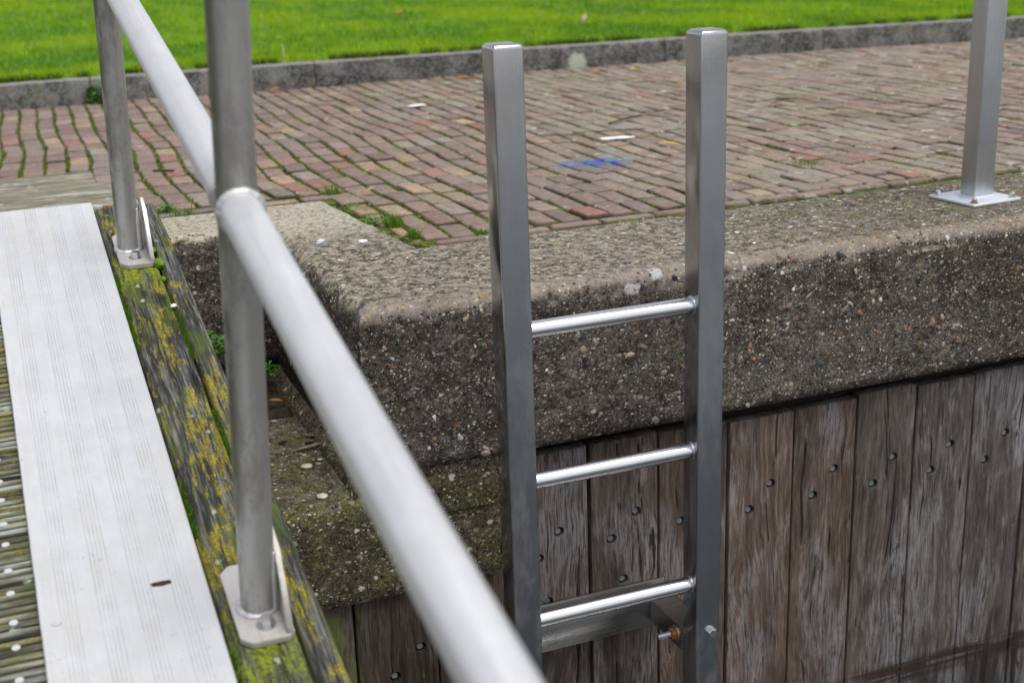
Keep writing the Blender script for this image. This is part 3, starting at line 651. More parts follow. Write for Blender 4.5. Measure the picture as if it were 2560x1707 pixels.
for a, b in zip(edges[:-1], edges[1:]):
    bm = bmesh.new(); g0 = .004 if abs(a - 1.57) > .02 and abs(a - 2.072) > .02 else .010
    if b < 3.9: g0 = g0 + rng.uniform(0, .0015)
    top = -.887 if b < 1.3 else -.545 + rng.uniform(-.012, .006); yf = 3.42 + rng.uniform(-.003, .003)
    box(bm, a + g0, b - .003, yf, 3.465, -2.62, top, .0035, 2)
    # split and fray the top arris
    bmesh.ops.subdivide_edges(bm, edges=[e for e in bm.edges if abs(e.verts[0].co.z - e.verts[1].co.z) < 1e-4 and abs(e.verts[0].co.x - e.verts[1].co.x) > .1], cuts=9)
    for v in bm.verts:
        if v.co.z > top - .02: v.co.z += .006 * noise.noise(Vector((v.co.x * 40, a * 10, 0))) - .004 * abs(noise.noise(Vector((v.co.x * 90, a, 2))))
    pl = make('plank', bm, M_plank, wall, smooth=30)
    nl = [(x, z) for x, z in nails if a < x < b]
    if nl:
        booldiff(pl, [((x, yf - .02, z), (x, yf + .024, z), .0175) for x, z in nl])
        pl.data.set_sharp_from_angle(angle=math.radians(30))
        for x, z in nl:
            bm = bmesh.new(); cyl(bm, (x - .001, yf + .0225, z), (x - .001, yf + .0085, z), .0100, 12, spin=rng.uniform(0, 1)); make('bolt_head', bm, M_nail, pl, smooth=30)
            bm = bmesh.new(); cyl(bm, (x, yf + .0237, z), (x, yf + .0215, z), .0172, 20); make('hole_shade_disc', bm, M_dark, pl)  # near-black disc paints the shade at the bottom of the hole
bm = bmesh.new(); box(bm, -3.4, 1.2565, 3.478, 3.52, -2.7, -.80); box(bm, 1.2575, 9, 3.478, 3.52, -2.7, -.51); make('backing_board', bm, M_backing, wall)
# small worm hole filled dark
# ---------------------------------------------------------------- water
M = Mat('canal_water', .04, spec=.5); M.set('Base Color', M.mix(M.noise(.6), (.005, .008, .006), (.010, .014, .010))); M.bump(M.noise(3.0, M.map((1, 1.6, 1)), detail=3), .35, .05)
bm = bmesh.new(); bm.faces.new([bm.verts.new(p) for p in ((-600, -900, -2.25), (600, -900, -2.25), (600, 3.48, -2.25), (-600, 3.48, -2.25))]); tag(make('water', bm, M.m), kind='structure')

# ---------------------------------------------------------------- ladder
lad = empty('ladder', (1.498, 3.0925, -1.1)); tag(lad, 'brushed stainless steel ladder with two square uprights standing in front of the quay wall', 'ladder')
O = Vector(lad.location)
def lp(*p): return Vector(p) - O
def lbox(bm, x0, x1, y0, y1, z0, z1, bev=0, seg=2): box(bm, x0 - O.x, x1 - O.x, y0 - O.y, y1 - O.y, z0 - O.z, z1 - O.z, bev, seg)
XL, XR = 1.167, 1.748
for x0, nm in ((XL, 'left'), (XR, 'right')):
    bm = bmesh.new(); cxx, cyy_ = x0 + .04075 - O.x, 3.09225 - O.y; tt = .722 - O.z; rows = []
    for ins, z in [(0, -2.35 - O.z)] + [(0, tt - 3.0 + k_ * .3) for k_ in range(1, 10)] + [(0, tt - .013), (.0006, tt - .009), (.0022, tt - .0055), (.005, tt - .0025), (.0085, tt - .0006), (.012, tt)]:
        rr_ = []
        for cx_, cy_, a0 in ((1, 1, 0), (-1, 1, PI / 2), (-1, -1, PI), (1, -1, 3 * PI / 2)):
            for q in range(5):
                a = a0 + q * PI / 8; r_ = .0055
                rr_.append(bm.verts.new((cxx + cx_ * (.04075 - ins - r_) + r_ * math.cos(a), cyy_ + cy_ * (.04225 - ins - r_) + r_ * math.sin(a), z)))
        rows.append(rr_)
    for a, b in zip(rows[:-1], rows[1:]):
        for q in range(20): bm.faces.new((a[q], a[(q + 1) % 20], b[(q + 1) % 20], b[q]))
    bm.faces.new(rows[0][::-1]); bm.faces.new(rows[-1])
    up = make('upright', bm, M_steel, lad, smooth=50)
    bm = bmesh.new(); lbox(bm, x0 + .013, x0 + .0685, 3.063, 3.1215, .7205, .7228, .0008, 2); make('end_cap', bm, M_brack, up, smooth=40)
for z in (-.031, -.468, -.900, -1.333, -1.766, -2.2):
    bm = bmesh.new(); cyl(bm, lp(XL + .0815, 3.092, z), lp(XR, 3.092, z), .0235, 40); rg = make('rung', bm, M_rung, lad, smooth=40)
    for x in (XL + .083, XR - .0015):
        bm = bmesh.new(); torus(bm, lp(x, 3.092, z), (1, 0, 0), .0245, .0032, 40, 8, .25); make('weld', bm, M_bolt, rg, smooth=60)
bm = bmesh.new()
lbox(bm, XL, XR + .0815, 3.404, 3.4155, -1.175, -1.046, .0015); lbox(bm, XL, XR + .0815, 3.3415, 3.348, -1.172, -1.060, .0015); lbox(bm, XL + .001, XR + .080, 3.3485, 3.4035, -1.1715, -1.165)
make('wall_channel', bm, M_brack, lad, smooth=30)
for x0 in (XL, XR):
    bm = bmesh.new(); lbox(bm, x0 - .003, x0 + .002, 3.135, 3.340, -1.148, -1.070, .0012); lbox(bm, x0 + .0025, x0 + .079, 3.1355, 3.3395, -1.0755, -1.0705, .001); lbox(bm, x0 + .0795, x0 + .0845, 3.135, 3.340, -1.148, -1.070, .0012)
    arm = make('bracket_arm', bm, M_brack, lad)
    booldiff(arm, [(lp(x0 - .02, y, -1.113), lp(x0 + .02, y, -1.113), .0085) for y in (3.305, 3.245)])
bm = bmesh.new(); cyl(bm, lp(XR - .003, 3.172, -1.106), lp(XR - .0065, 3.172, -1.106), .0235, 30); make('washer', bm, M_bolt, lad, smooth=40)
bm = bmesh.new(); hexhead(bm, lp(XR - .0065, 3.172, -1.106), (-1, 0, 0), .0175, .016, .3); make('nut', bm, M_rust, lad, smooth=30)
bm = bmesh.new()
for i in range(14): cyl(bm, lp(XR - .02 - i * .0032, 3.172, -1.106), lp(XR - .0232 - i * .0032, 3.172, -1.106), .0095, 16, r2=.0078)
make('threaded_rod', bm, M_bolt, lad, smooth=30)
bm = bmesh.new(); hexhead(bm, lp(1.797, 3.05, -1.050), (0, -1, 0), .0150, .015, .2, .018, .002); make('bolt', bm, M_bolt, lad, smooth=30)
bm = bmesh.new(); hexhead(bm, lp(1.846, 3.404, -1.095), (0, -1, 0), .018, .05, .1, .026, .004); make('bolt', bm, M_rust, lad, smooth=30)['label'] = 'rusty orange bolt behind the right upright'

# ---------------------------------------------------------------- post on the coping, right
ps = empty('railing_post', (3.253, 3.706, 0), rz=math.radians(4.2)); tag(ps, 'square grey metal post on a bolted base plate on the coping, far right', 'post')
bm = bmesh.new(); box(bm, -.1125, .1125, -.1125, .1125, .001, .0125, .0035, 3); make('base_plate', bm, M_plate, ps, smooth=40)
bm = bmesh.new(); box(bm, -.036, .055, -.036, .036, .0126, 1.30, .0045, 3); make('tube', bm, M_galv, ps, smooth=40)
bm = bmesh.new()
for a, b in (((-.037, -.037), (.056, -.037)), ((.056, -.037), (.056, .037)), ((.056, .037), (-.037, .037)), ((-.037, .037), (-.037, -.037))):
    n_ = 24
    for i in range(n_):
        t = (i + .5) / n_; x = a[0] + (b[0] - a[0]) * t; y = a[1] + (b[1] - a[1]) * t
        bmesh.ops.create_icosphere(bm, subdivisions=1, radius=.0042 * rng.uniform(.85, 1.2), matrix=Matrix.Translation((x, y, .0140)))
make('weld', bm, M_plate, ps, smooth=60)
for i, (x, y) in enumerate(((-.09, .088), (-.09, -.09), (.09, -.09), (.09, .088))):
    bm = bmesh.new(); hexhead(bm, (x, y, .0127), (0, 0, 1), .0105, .017, .3 + i); b_ = make('bolt', bm, M_bolt, ps, smooth=30)
    bm = bmesh.new(); cyl(bm, (x, y, .0126), (x, y, .0152), .0148, 24); make('washer', bm, M_rust if i == 1 else M_bolt, b_, smooth=30)

# ---------------------------------------------------------------- gangway (local frame: x across, y up the slope, z off the deck)
gw = empty('gangway', (0, 0, Z0), rx=S); tag(gw, 'sloping timber gangway with aluminium sheet, lichened edge beams and tubular metal railing', 'gangway')
# cover sheet with milled grooves
xs = [-.0520, -.0500]
prof = [(-.052, -.012), (-.052, -.003), (-.0495, 0)]
for a, b in ((-.0105, .0215), (.065, .099), (.1405, .1735), (.2165, .2490)):
    for i in range(5):
        c = a + (b - a) * i / 4; prof += [(c - .0016, 0), (c - .0008, -.0010), (c + .0008, -.0010), (c + .0016, 0)]
prof += [(.2855, 0), (.289, -.0030), (.290, -.014), (.284, -.014), (.284, -.006), (-.046, -.006), (-.046, -.012)]
bm = bmesh.new(); us = [.1, 1.2, 2.0, 2.6, 3.2, 3.8, 4.4, 4.838]
rg_ = [[bm.verts.new((a, u, b + .0012 * math.sin(u * 2.2 + a * 4))) for a, b in prof] for u in us]
for i in range(len(us) - 1):
    for j in range(len(prof)): k_ = (j + 1) % len(prof); bm.faces.new((rg_[i][j], rg_[i + 1][j], rg_[i + 1][k_], rg_[i][k_]))
bm.faces.new(rg_[0]); bm.faces.new(rg_[-1][::-1])
cov = make('cover_sheet', bm, M_alu, gw); cov['label'] = 'long pale aluminium sheet with fine grooves covering the deck edge'
bm = bmesh.new(); cyl(bm, (-.020, 2.606, -.0002), (-.020, 2.606, .0012), .0105, 24); cyl(bm, (-.020, 2.606, .0012), (-.020, 2.606, .0018), .0035, 12); make('screw', bm, M_alu, cov, smooth=30)
bm = bmesh.new(); pts = []
for i in range(40):
    a = 2 * PI * i / 40; r = 1 + .22 * noise.noise(Vector((math.cos(a) * 2, math.sin(a) * 2, 1.5)))
    pts.append((.198 + .023 * math.copysign(abs(math.cos(a)) ** .75, math.cos(a)) * r, 2.662 + .0085 * math.sin(a) * r))
lo_ = [bm.verts.new((x, y, .0004)) for x, y in pts]; hi_ = [bm.verts.new((.198 + (x - .198) * .7, 2.662 + (y - 2.662) * .6, .0022 + .001 * noise.noise(Vector((x * 200, y * 200, 0))))) for x, y in pts]
for i in range(40): bm.faces.new((lo_[i], lo_[(i + 1) % 40], hi_[(i + 1) % 40], hi_[i]))
bm.faces.new(hi_); make('slot_dark_patch', bm, M_slot, cov, smooth=60)  # raised patch whose dark colour stands in for the depth of a muddy slot
# edge beams
def beam(x0, x1, u0, u1, ztop, th, name, mat, parent, nx_=34, du=.010, amp=.0035, axis='y', seed=0):
    bm = bmesh.new(); nu = int((u1 - u0) / du); g_ = []
    for i in range(nu + 1):
        u = u0 + (u1 - u0) * i / nu; r_ = []
        for j in range(nx_ + 1):
            f = j / nx_; x = x0 + (x1 - x0) * f; e = min(f, 1 - f) * (x1 - x0)
            z = -max(0, .010 - e) ** 2 / .010 * .8; gr_ = noise.noise(Vector((x * 95, u * 4.5, seed))) + .6 * noise.noise(Vector((x * 210, u * 9, seed + 3)))
            z += amp * (gr_ if gr_ > 0 else gr_ * 1.5); en = min(1, (u1 - u) / .04); z -= .004 * (1 - en) * abs(noise.noise(Vector((x * 160, 1, seed))))
            xx = x + (.004 * noise.noise(Vector((u * 3.5, seed, 1))) if j in (0, nx_) else 0)
            uu = u + (.012 * noise.noise(Vector((x * 70, 4, seed))) if i == nu else 0)
            r_.append(bm.verts.new((xx, uu, ztop + z)))
        g_.append(r_)
    for i in range(nu):
        for j in range(nx_): bm.faces.new((g_[i][j], g_[i][j + 1], g_[i + 1][j + 1], g_[i + 1][j]))
    def skirt(row):
        lw = [bm.verts.new((v.co.x, v.co.y, ztop - th)) for v in row]
        for i in range(len(row) - 1): bm.faces.new((row[i], lw[i], lw[i + 1], row[i + 1]))
    skirt([r[0] for r in g_]); skirt([r[-1] for r in g_]); skirt(g_[0]); skirt(g_[-1])
    if axis == 'x':
        for v in bm.verts: v.co = Vector((v.co.y, v.co.x, v.co.z))
    return make(name, bm, mat, parent, smooth=60)
beam(.294, .4310, .4, 4.800, -.008, .12, 'edge_beam', M_beam, gw, 46, seed=1)
beam(.4400, .5000, .4, 4.790, -.008, .12, 'edge_beam', M_beam, gw, 24, seed=5)
# deck boards with anti-slip ridges
pit = .1776; u = .485
while u < 4.6:
    bm = bmesh.new(); nr = 7; W_ = pit - .010; pr = []
    for i in range(nr * 8 + 1):
        f = i / (nr * 8); ph = f * nr * 2 * PI; pr.append((u + f * W_, -.018 - .0100 * ((1 + math.cos(ph)) / 2) ** 1.6))
    pr += [(u + W_, -.055), (u, -.055)]; xs_ = [-1.25 + 1.5 * i / 30 for i in range(31)]
    rr_ = [[bm.verts.new((x, a, b + (.0016 * noise.noise(Vector((x * 9, a * 60, 1))) if b > -.04 else 0))) for a, b in pr] for x in xs_]
    for i in range(30):
        for j in range(len(pr)): k_ = (j + 1) % len(pr); bm.faces.new((rr_[i][j], rr_[i + 1][j], rr_[i + 1][k_], rr_[i][k_]))
    bm.faces.new(rr_[0]); bm.faces.new(rr_[-1][::-1])
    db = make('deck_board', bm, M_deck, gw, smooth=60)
    for du_ in (.0388, .1368):
        for xs1 in (-.102, -.95):
            bm = bmesh.new(); cyl(bm, (xs1, u + du_, -.023), (xs1, u + du_, -.0165), .0085, 20); cyl(bm, (xs1, u + du_, -.0165), (xs1, u + du_, -.0160), .0025, 8); make('screw', bm, M_alu, db, smooth=30)
    u += pit
# posts
def lean_post(x, u, uf, xd, right=False):
    h1 = 1.32; top = Vector((x + xd * h1, u, h1)); base_ = Vector((x, u, .006)); r = .0362
    bm = bmesh.new(); cyl(bm, base_, top, r, 48); po = make('post', bm, M_post, gw, smooth=40)
    bm = bmesh.new(); x0, x1 = .3175, .4270; L = .262; c = .022
    pts = [(x0 + c, uf), (x1 - .012, uf), (x1, uf + .014), (x1, uf + L), (x0 + c, uf + L), (x0, uf + L - c), (x0, uf + c)]
    lo_ = [bm.verts.new((a, b, -.007)) for a, b in pts]; hi_ = [bm.verts.new((a, b, .008)) for a, b in pts]
    for i in range(len(pts)): k_ = (i + 1) % len(pts); bm.faces.new((lo_[i], lo_[k_], hi_[k_], hi_[i]))
    bm.faces.new(hi_); bm.faces.new(lo_[::-1]); bmesh.ops.bevel(bm, geom=list(bm.edges), offset=.0018, segments=2, affect='EDGES'); bp = make('base_plate', bm, M_foot, po, smooth=40)
    bm = bmesh.new(); gp = [(uf + .006, .0085), (uf + .006, .026), (uf + .098, .150), (uf + .16, .168), (uf + .245, .060), (uf + .245, .0085)]
    A = [bm.verts.new((.4105, a, b)) for a, b in gp]; B = [bm.verts.new((.4225, a, b)) for a, b in gp]
    for i in range(len(gp)): k_ = (i + 1) % len(gp); bm.faces.new((A[i], A[k_], B[k_], B[i]))
    bm.faces.new(A); bm.faces.new(B[::-1]); bmesh.ops.bevel(bm, geom=list(bm.edges), offset=.0015, segments=2, affect='EDGES'); make('gusset', bm, M_foot, po, smooth=40)
    bm = bmesh.new(); torus(bm, (x, u, .008), (0, 0, 1), r + .002, .0085, 90, 12, .22, sd=u)
    for i in range(30):                       # stacked weld bead between tube and gusset
        h = .012 + i * .0046; bmesh.ops.create_uvsphere(bm, u_segments=14, v_segments=10, radius=.0120 * min(1, .45 + (30 - i) * .05), matrix=Matrix.Translation((x + r - .005 + xd * h, u - .015, h)) @ Matrix.Diagonal((1, 1, .75, 1)))
    make('weld', bm, M_weld, po, smooth=70)
    bm = bmesh.new(); hexhead(bm, (.376 if right else .369, uf + .047 if right else uf + .052, .008), (0, 0, 1), .0150, .018, .4, .0205, .003); make('bolt', bm, M_bolt, po, smooth=30)
    return po
lean_post(.3735, 2.5160, 2.404, .010, True)['label'] = 'nearer grey tubular post, with the rail welded across it'
lean_post(.3600, 4.3950, 4.262, .012)['label'] = 'farther grey tubular post near the top of the ramp, scuffed and freckled'
HR = .9046
bm = bmesh.new(); cyl(bm, (.381, .35, HR), (.381, 2.488, HR), .0375, 64); make('rail', bm, M_rail, gw, smooth=40)
bm = bmesh.new(); cyl(bm, (.381, 2.545, HR), (.374, 4.372, HR), .0375, 64); make('rail', bm, M_rail, gw, smooth=40)
bm = bmesh.new(); torus(bm, (.3815, 2.478, HR), (0, 1, 0), .0345, .0105, 90, 14, .16, sd=2); torus(bm, (.381, 2.556, HR), (0, 1, 0), .0345, .007, 60, 10, .4, sd=1); make('weld', bm, M_weld, gw, smooth=70)

# ---------------------------------------------------------------- landing boards at the head of the gangway
ld_ = empty('timber_landing', (0, 0, 0)); tag(ld_, 'low landing of bleached grooved boards between gangway and brick paving', 'landing')
for i, (y0, y1, xr) in enumerate(((4.775, 5.03, .455), (5.04, 5.315, .415), (5.325, 5.595, .352))):
    beam(y0, y1, -1.35, xr, .100 + .001 * i, .095, 'board', M_land, ld_, 60, .012, .0035, 'x', seed=10 + i)
bm = bmesh.new(); box(bm, .30, .325, 4.757, 4.773, .08, .110, .002); make('bracket', bm, M_plate, ld_, smooth=30)
bm = bmesh.new(); box(bm, .327, .41, 4.759, 4.772, .055, .107, .002); make('rusty_strip', bm, M_rust, ld_, smooth=30)

# ---------------------------------------------------------------- plants and litter
def leafmesh(bm, p, d, L, w, n=(0, 0, 1), curl=.2):
    p = Vector(p); d = Vector(d).normalized(); n = Vector(n); sd_ = d.cross(n)
    if sd_.length < .05: sd_ = d.cross(Vector((1, 0, 0)))
    sd_.normalize(); up = sd_.cross(d); rows = []
    for i in range(6):
        t = i / 5; hw = w / 2 * math.sin(PI * min(.97, max(.04, t)) ** .85); c = p + d * L * t + up * (-curl * L * t * t)
        rows.append((bm.verts.new(c - sd_ * hw + up * hw * .3), bm.verts.new(c), bm.verts.new(c + sd_ * hw + up * hw * .3)))
    for a, b in zip(rows[:-1], rows[1:]): bm.faces.new((a[0], b[0], b[1], a[1])); bm.faces.new((a[1], b[1], b[2], a[2]))
def leafmat(name, c1, c2, rough=.6):
    M = Mat(name, rough, spec=.3); M.set('Base Color', M.mix(M.sm(M.noise(90, detail=4), .35, .65), c1, c2)); M.bump(M.noise(150), .3, .001); return M.m
L_green = leafmat('weed_leaf', (.035, .12, .010), (.08, .22, .018)); L_or = leafmat('orange_leaf', (.42, .15, .035), (.55, .24, .07)); L_red = leafmat('red_leaf', (.34, .06, .015), (.48, .20, .02))
L_tan = leafmat('tan_leaf', (.30, .17, .12), (.42, .27, .19)); L_yel = leafmat('yellow_leaf', (.50, .34, .05), (.62, .46, .10)); L_br = leafmat('brown_leaf', (.13, .065, .035), (.22, .12, .07)); L_pink = leafmat('pinkish_leaf', (.25, .11, .09), (.33, .17, .13))
L_moss = leafmat('moss_cushion', (.07, .13, .006), (.16, .25, .012), .95); L_white = plain('white_scrap', (.72, .72, .72), .7, .1); L_twig = plain('dark_twig', (.035, .025, .02), .9, .3)
def leaf(name, label, x, y, z, ang, L, w, mat, curl=.12, lift=.3):
    bm = bmesh.new(); leafmesh(bm, (0, 0, .003), (math.cos(ang), math.sin(ang), lift * .3), L, w, curl=curl)
    o = make(name, bm, mat, smooth=180, loc=(x, y, z)); md = o.modifiers.new('s', 'SOLIDIFY'); md.thickness = .0006; tag(o, label, 'leaf'); return o
leaf('fallen_leaf', 'long pale tan willow leaf lying on the mossy concrete block', .745, 3.822, -.553, .17, .135, .017, L_tan, .02, .1)
leaf('fallen_leaf', 'narrow dark pink leaf just above the long tan leaf on the mossy block', .795, 3.955, -.553, -.9, .105, .014, L_pink, .02, .1)
leaf('fallen_leaf', 'small bright red and orange leaf on the dark soil beside the coping', .760, 4.30, -.545, -.6, .055, .024, L_red)
leaf('fallen_leaf', 'orange leaf at the foot of the kerb right of the nearer railing post', 1.76, 8.78, .004, .2, .12, .06, L_or, .3, .8)
leaf('fallen_leaf', 'orange curled leaf at the kerb foot just left of the ladder', 3.00, 8.60, .004, .1, .17, .06, L_or)
leaf('fallen_leaf', 'yellow leaf lying at the kerb foot between the two ladder uprights', 4.22, 8.36, .004, .1, .10, .06, L_yel)
leaf('fallen_leaf', 'small orange leaf beside the yellow leaf at the kerb foot', 3.98, 8.42, .004, .5, .08, .05, L_or)
leaf('fallen_leaf', 'brown curled leaf on the bricks between ladder and far right post', 4.02, 6.24, .006, -.2, .12, .045, L_br, .2, .9)
leaf('fallen_leaf', 'orange leaf lying on the lawn left of the ladder', 3.95, 13.0, .19, .3, .14, .09, L_or, .2, .8)
leaf('fallen_leaf', 'brown leaf on the lawn right of the nearer post', 2.5, 12.4, .18, .8, .10, .05, L_br, .2, .8)
leaf('fallen_leaf', 'tan leaf standing in the lawn grass between the ladder uprights', 4.95, 10.7, .17, .9, .11, .05, L_tan, .1, 3.)
leaf('fallen_leaf', 'pale yellow leaf on the bricks right of the blue paint stain', 2.86, 5.38, .006, -.5, .10, .04, L_yel)
leaf('fallen_leaf', 'tan leaf on the bricks beside the left edge of the ladder', 1.98, 5.66, .006, .1, .06, .03, L_tan)
leaf('fallen_leaf', 'brownish leaf among the weeds at the corner of the pale concrete', 1.335, 4.98, .008, .5, .07, .025, L_tan, .1, 1.)
def tuft(name, label, x, y, z, n, h, spread, cat='grass tuft', mat=None, w=.004):
    xs = np.clip(rng.normal(0, spread, n), -1.8 * spread, 1.8 * spread); ys = np.clip(rng.normal(0, spread * 1.3, n), -2.2 * spread, 2.2 * spread); k = rng.uniform(0, 1, n)[:, None]; cols = np.array([.05, .13, .01]) * (1 - k) + np.array([.15, .28, .02]) * k
    V, F_, Cl = blades(n, xs, ys, np.zeros(n), h, w, cols, 1.0); o = npmesh(name, V, F_, M_grass, Cl); o.location = (x, y, z); tag(o, label, cat); return o
tuft('grass_tuft', 'small grass tuft at the inner back corner of the pale concrete', 1.235, 5.09, -.01, 80, .045, .016)
tuft('grass_tuft', 'broad grass tuft in the gap between concrete and bricks', 1.290, 4.42, -.01, 110, .042, .017)
tuft('grass_tuft', 'grass tuft nearest the inner corner of the coping', 1.292, 4.21, -.01, 80, .034, .013)
tuft('grass_tuft', 'small grass tuft on the bricks behind the right ladder upright', 3.16, 4.62, -.01, 90, .030, .028)
tuft('grass_tuft', 'thin grass tuft where bricks meet the pale concrete behind the railing', .62, 5.03, -.01, 60, .035, .03)
tuft('grass_tuft', 'grass tuft on the brick paving at the foot of the border row', 1.52, 4.14, -.008, 50, .022, .016)
def weed(name, label, x, y, z, n, R_, L, hmax, sy_=1., wide=.7):
    bm = bmesh.new()
    for i in range(n):
        a = rng.uniform(0, 2 * PI); r = R_ * rng.uniform(0, 1) ** .6; h = rng.uniform(.005, hmax) * (1 - .5 * r / R_)
        leafmesh(bm, (r * math.cos(a), r * math.sin(a) * sy_, h), (math.cos(a) + rng.normal(0, .4), math.sin(a) + rng.normal(0, .4), rng.uniform(.0, .8)), L * rng.uniform(.6, 1.2), L * wide, curl=.3)
        if i % 3 == 0: cyl(bm, (r * .3 * math.cos(a), r * .3 * math.sin(a), -.01), (r * math.cos(a), r * math.sin(a) * sy_, h), .0012, 5)
    o = make(name, bm, L_green, smooth=180, loc=(x, y, z)); tag(o, label, 'weed'); return o
weed('weed', 'leafy weed growing up from the kerb joint behind the far railing post', .652, kerb_y(.65) - .035, .0, 75, .05, .035, .15, .5)
weed('weed', 'creeping small leaved weed in the recess beside the lichened beam', .585, 4.44, -.40, 170, .085, .020, .10, .6, .8)
weed('weed', 'tiny weed at the back of the recess beside the coping side', .80, 4.45, -.50, 26, .035, .018, .05)
weed('weed', 'low leafy weed on the brick joint beside the far end of the edge beam', .565, 5.10, -.004, 34, .032, .026, .03)
weed('weed', 'weeds in the gap between the pale concrete and the corner bricks', 1.262, 4.52, -.014, 70, .07, .016, .02)
weed('weed', 'low strip of weeds further back in the gap beside the pale concrete', 1.232, 4.80, -.014, 60, .08, .014, .015)
def cushion(label, x, u, h, rx_, ry_, rz_, parent=None):
    bm = bmesh.new(); bmesh.ops.create_icosphere(bm, subdivisions=5, radius=1)
    for v in bm.verts:
        d = v.co.copy(); k_ = 1 + .10 * noise.noise(d * 3) + .07 * noise.noise(d * 22 + Vector((3, 1, 2))); v.co = Vector((d.x * rx_ * k_, d.y * ry_ * k_, d.z * rz_ * k_))
    o = make('moss_cushion', bm, L_moss, smooth=180); o.location = (x, u * CS - h * SN, Z0 + u * SN + h * CS); tag(o, label, 'moss'); return o
cushion('round bright green moss cushion on the beam beside the far post foot', .436, 4.275, -.004, .017, .032, .018)
cushion('small moss ball in the beam gap just below the round moss cushion', .431, 4.168, -.010, .010, .015, .010)
cushion('small moss lump right behind the far post gusset', .433, 4.385, -.006, .009, .022, .012)
cushion('long moss lump behind the gusset of the nearer post', .437, 2.60, -.010, .010, .055, .014)
# mossy seam in the gap between the two beams and along the sheet
V_, F_, K_ = [], [], []
def seam(x, u0, u1, n, wd, z, thr):
    out = []
    while len(out) < n:
        u = rng.uniform(u0, u1)
        if noise.noise(Vector((u * 3.3, x * 9, 2))) > thr: out.append((x + rng.normal(0, wd), u))
    a = np.array(out); return a[:, 0], a[:, 1], np.full(n, z)
A = [seam(.4355, 2.7, 4.2, 5200, .0028, -.024, -.05), seam(.2935, 2.2, 4.4, 2600, .0035, -.016, .10)]
xs = np.concatenate([a[0] for a in A]); us_ = np.concatenate([a[1] for a in A]); zs = np.concatenate([a[2] for a in A]); n = len(xs); k = rng.uniform(0, 1, n)[:, None]
V, Fm, Cl = blades(n, xs, us_, zs, .014, .004, np.array([.05, .10, .006]) * (1 - k) + np.array([.12, .22, .01]) * k, 1.1)
V = np.stack([V[:, 0], V[:, 1] * CS - V[:, 2] * SN, Z0 + V[:, 1] * SN + V[:, 2] * CS], 1)
tag(npmesh('beam_moss', V, Fm, M_grass, Cl), 'green moss growing in the gap between the two lichened edge beams', 'moss', kind='stuff')
# twigs and scraps
def twig(label, pts, r):
    bm = bmesh.new()
    for a, b in zip(pts[:-1], pts[1:]): cyl(bm, (*a, r), (*b, r), r, 8, r2=r * .8)
    c = pts[0]; o = make('twig', bm, L_twig, smooth=40); tag(o, label, 'twig'); return o
twig('short dark twig on the bricks between the ladder uprights', [(2.97, 6.13), (3.05, 6.19), (3.13, 6.25), (3.25, 6.30)], .0045)
twig('long thin twig on the bricks just above the white scrap', [(2.69, 5.97), (2.80, 5.93), (2.92, 5.92), (3.05, 5.87)], .0025)
twig('small dark twig on the bricks between the two railing posts', [(.650, 6.03), (.70, 6.00), (.735, 5.98)], .005)
def scrap(label, x, y, z, L, w, ang, mat=L_white, name='paper_scrap', cat='scrap'):
    bm = bmesh.new(); n = 18; lo2, hi2 = [], []
    for i in range(n):
        a = 2 * PI * i / n; r = 1 + .35 * noise.noise(Vector((math.cos(a) * 2 + x, math.sin(a) * 2 + y, 1))); px, py = L / 2 * math.cos(a) * r, w / 2 * math.sin(a) * r
        px, py = px * math.cos(ang) - py * math.sin(ang), px * math.sin(ang) + py * math.cos(ang); lo2.append(bm.verts.new((px, py, 0))); hi2.append(bm.verts.new((px * .9, py * .9, .004 + .003 * noise.noise(Vector((px * 60, py * 60, 3))))))
    for i in range(n): bm.faces.new((lo2[i], lo2[(i + 1) % n], hi2[(i + 1) % n], hi2[i]))
    bm.faces.new(hi2); tag(make(name, bm, mat, smooth=60, loc=(x, y, z)), label, cat)
scrap('flat white scrap on the bricks behind the blue paint stain', 2.80, 5.69, .003, .17, .045, -.15)
scrap('white scrap on the bricks left of the ladder near the kerb', 2.36, 7.46, .003, .12, .06, .1)
scrap('small white scrap on the bricks close to the left ladder upright', 1.86, 4.83, .003, .022, .02, 0)
scrap('tiny blue white scrap on the concrete near the railing', .985, 4.28, .001, .03, .022, .2, plain('bluish_scrap', (.50, .62, .74), .6, .2))
scrap('white flake on the concrete right of the tiny bluish scrap', 1.11, 4.20, .001, .032, .03, .2)
M_drop = plain('dark_dropping', (.012, .012, .014), .8)
for i, (x, y, a, lb) in enumerate(((.724, 3.915, .2, 'dark crumb on the mossy block left of the leaves'), (.80, 3.872, -.1, 'dark crumb on the mossy block between the two leaves'))):
    scrap(lb, x, y, -.556, .030, .012, a, M_drop, 'dark_crumb', 'crumb')
scrap('white fleck in the seam between the two edge beams', .430, 3.868, -.046, .018, .02, 0)
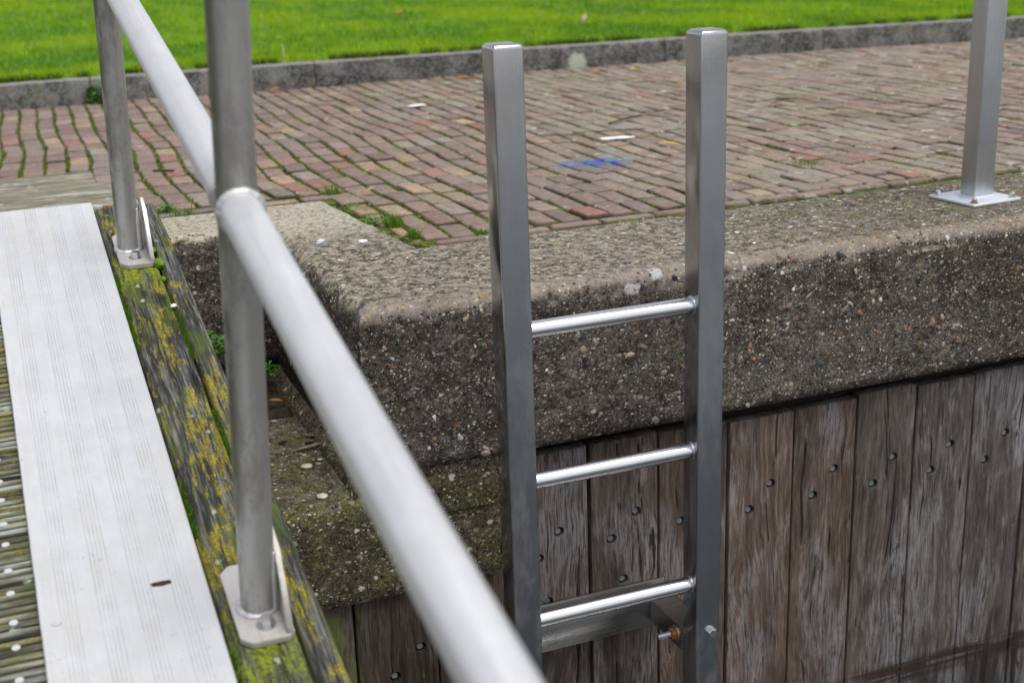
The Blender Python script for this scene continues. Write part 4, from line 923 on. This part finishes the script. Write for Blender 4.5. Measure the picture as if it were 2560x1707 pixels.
# bits of shell and pale stone lying on the mossy block
M_peb2 = plain('pale_stone', (.50, .46, .38), .8, .2)
for i, (x, y, r, lb) in enumerate(((.752, 3.70, .017, 'round pale stone below the long tan leaf on the block'), (.862, 3.745, .021, 'yellowish flat stone right of the round pale stone on the block'), (.802, 3.735, .008, 'tiny white shell between the two pale stones on the block'), (.74, 3.46, .016, 'white shell fragment at the front edge of the mossy block'))):
    bm = bmesh.new(); bmesh.ops.create_icosphere(bm, subdivisions=3, radius=1)
    for v in bm.verts: k_ = 1 + .25 * noise.noise(v.co * 1.7 + Vector((i, 0, 0))); v.co = Vector((v.co.x * r * k_ * 1.1, v.co.y * r * k_, v.co.z * r * .3 * k_))
    tag(make('pebble', bm, M_peb2, smooth=180, loc=(x, y, -.559)), lb, 'pebble')
# daisies and a bare stalk on the lawn
M_pet = plain('petal', (.80, .80, .78), .6, .05); M_eye = plain('daisy_eye', (.6, .42, .03), .7, .1)
dl = ['daisy on the lawn left of the far railing post, near the picture edge', 'daisy on the lawn just right of the nearer railing post', 'daisy on the lawn above the left ladder upright', 'daisy on the lawn left of the far right post', 'daisy near the kerb between the right ladder upright and far right post', 'faint daisy far back on the lawn right of the nearer railing post']
for (x, y), lb in zip(((.885, 16.3), (2.27, 10.8), (5.05, 12.8), (7.38, 10.25), (6.01, 9.1), (3.0, 14.0)), dl):
    d_ = empty('daisy', (x, y, .13)); tag(d_, lb, 'daisy', 'daisies on the lawn'); s_ = max(1, y / 11)
    bm = bmesh.new(); cyl(bm, (0, 0, 0), (.004, 0, .07), .0015, 6); make('stem', bm, L_green, d_)
    bm = bmesh.new()
    for i in range(13): a = 2 * PI * i / 13; leafmesh(bm, (.004, 0, .07), (math.cos(a), math.sin(a), .25), .020 * s_, .009 * s_, curl=.1)
    make('petals', bm, M_pet, d_, smooth=180)
    bm = bmesh.new(); bmesh.ops.create_uvsphere(bm, u_segments=10, v_segments=6, radius=.006 * s_, matrix=Matrix.Translation((.004, 0, .072))); make('eye', bm, M_eye, d_, smooth=180)
bm = bmesh.new(); cyl(bm, (0, 0, 0), (.002, .01, .16), .006, 8, r2=.004); tag(make('dry_stalk', bm, leafmat('straw', (.42, .36, .22), (.55, .48, .30)), smooth=40, loc=(1.935, 9.08, .12)), 'pale dry stalk standing at the lawn edge right of the nearer post', 'stalk')
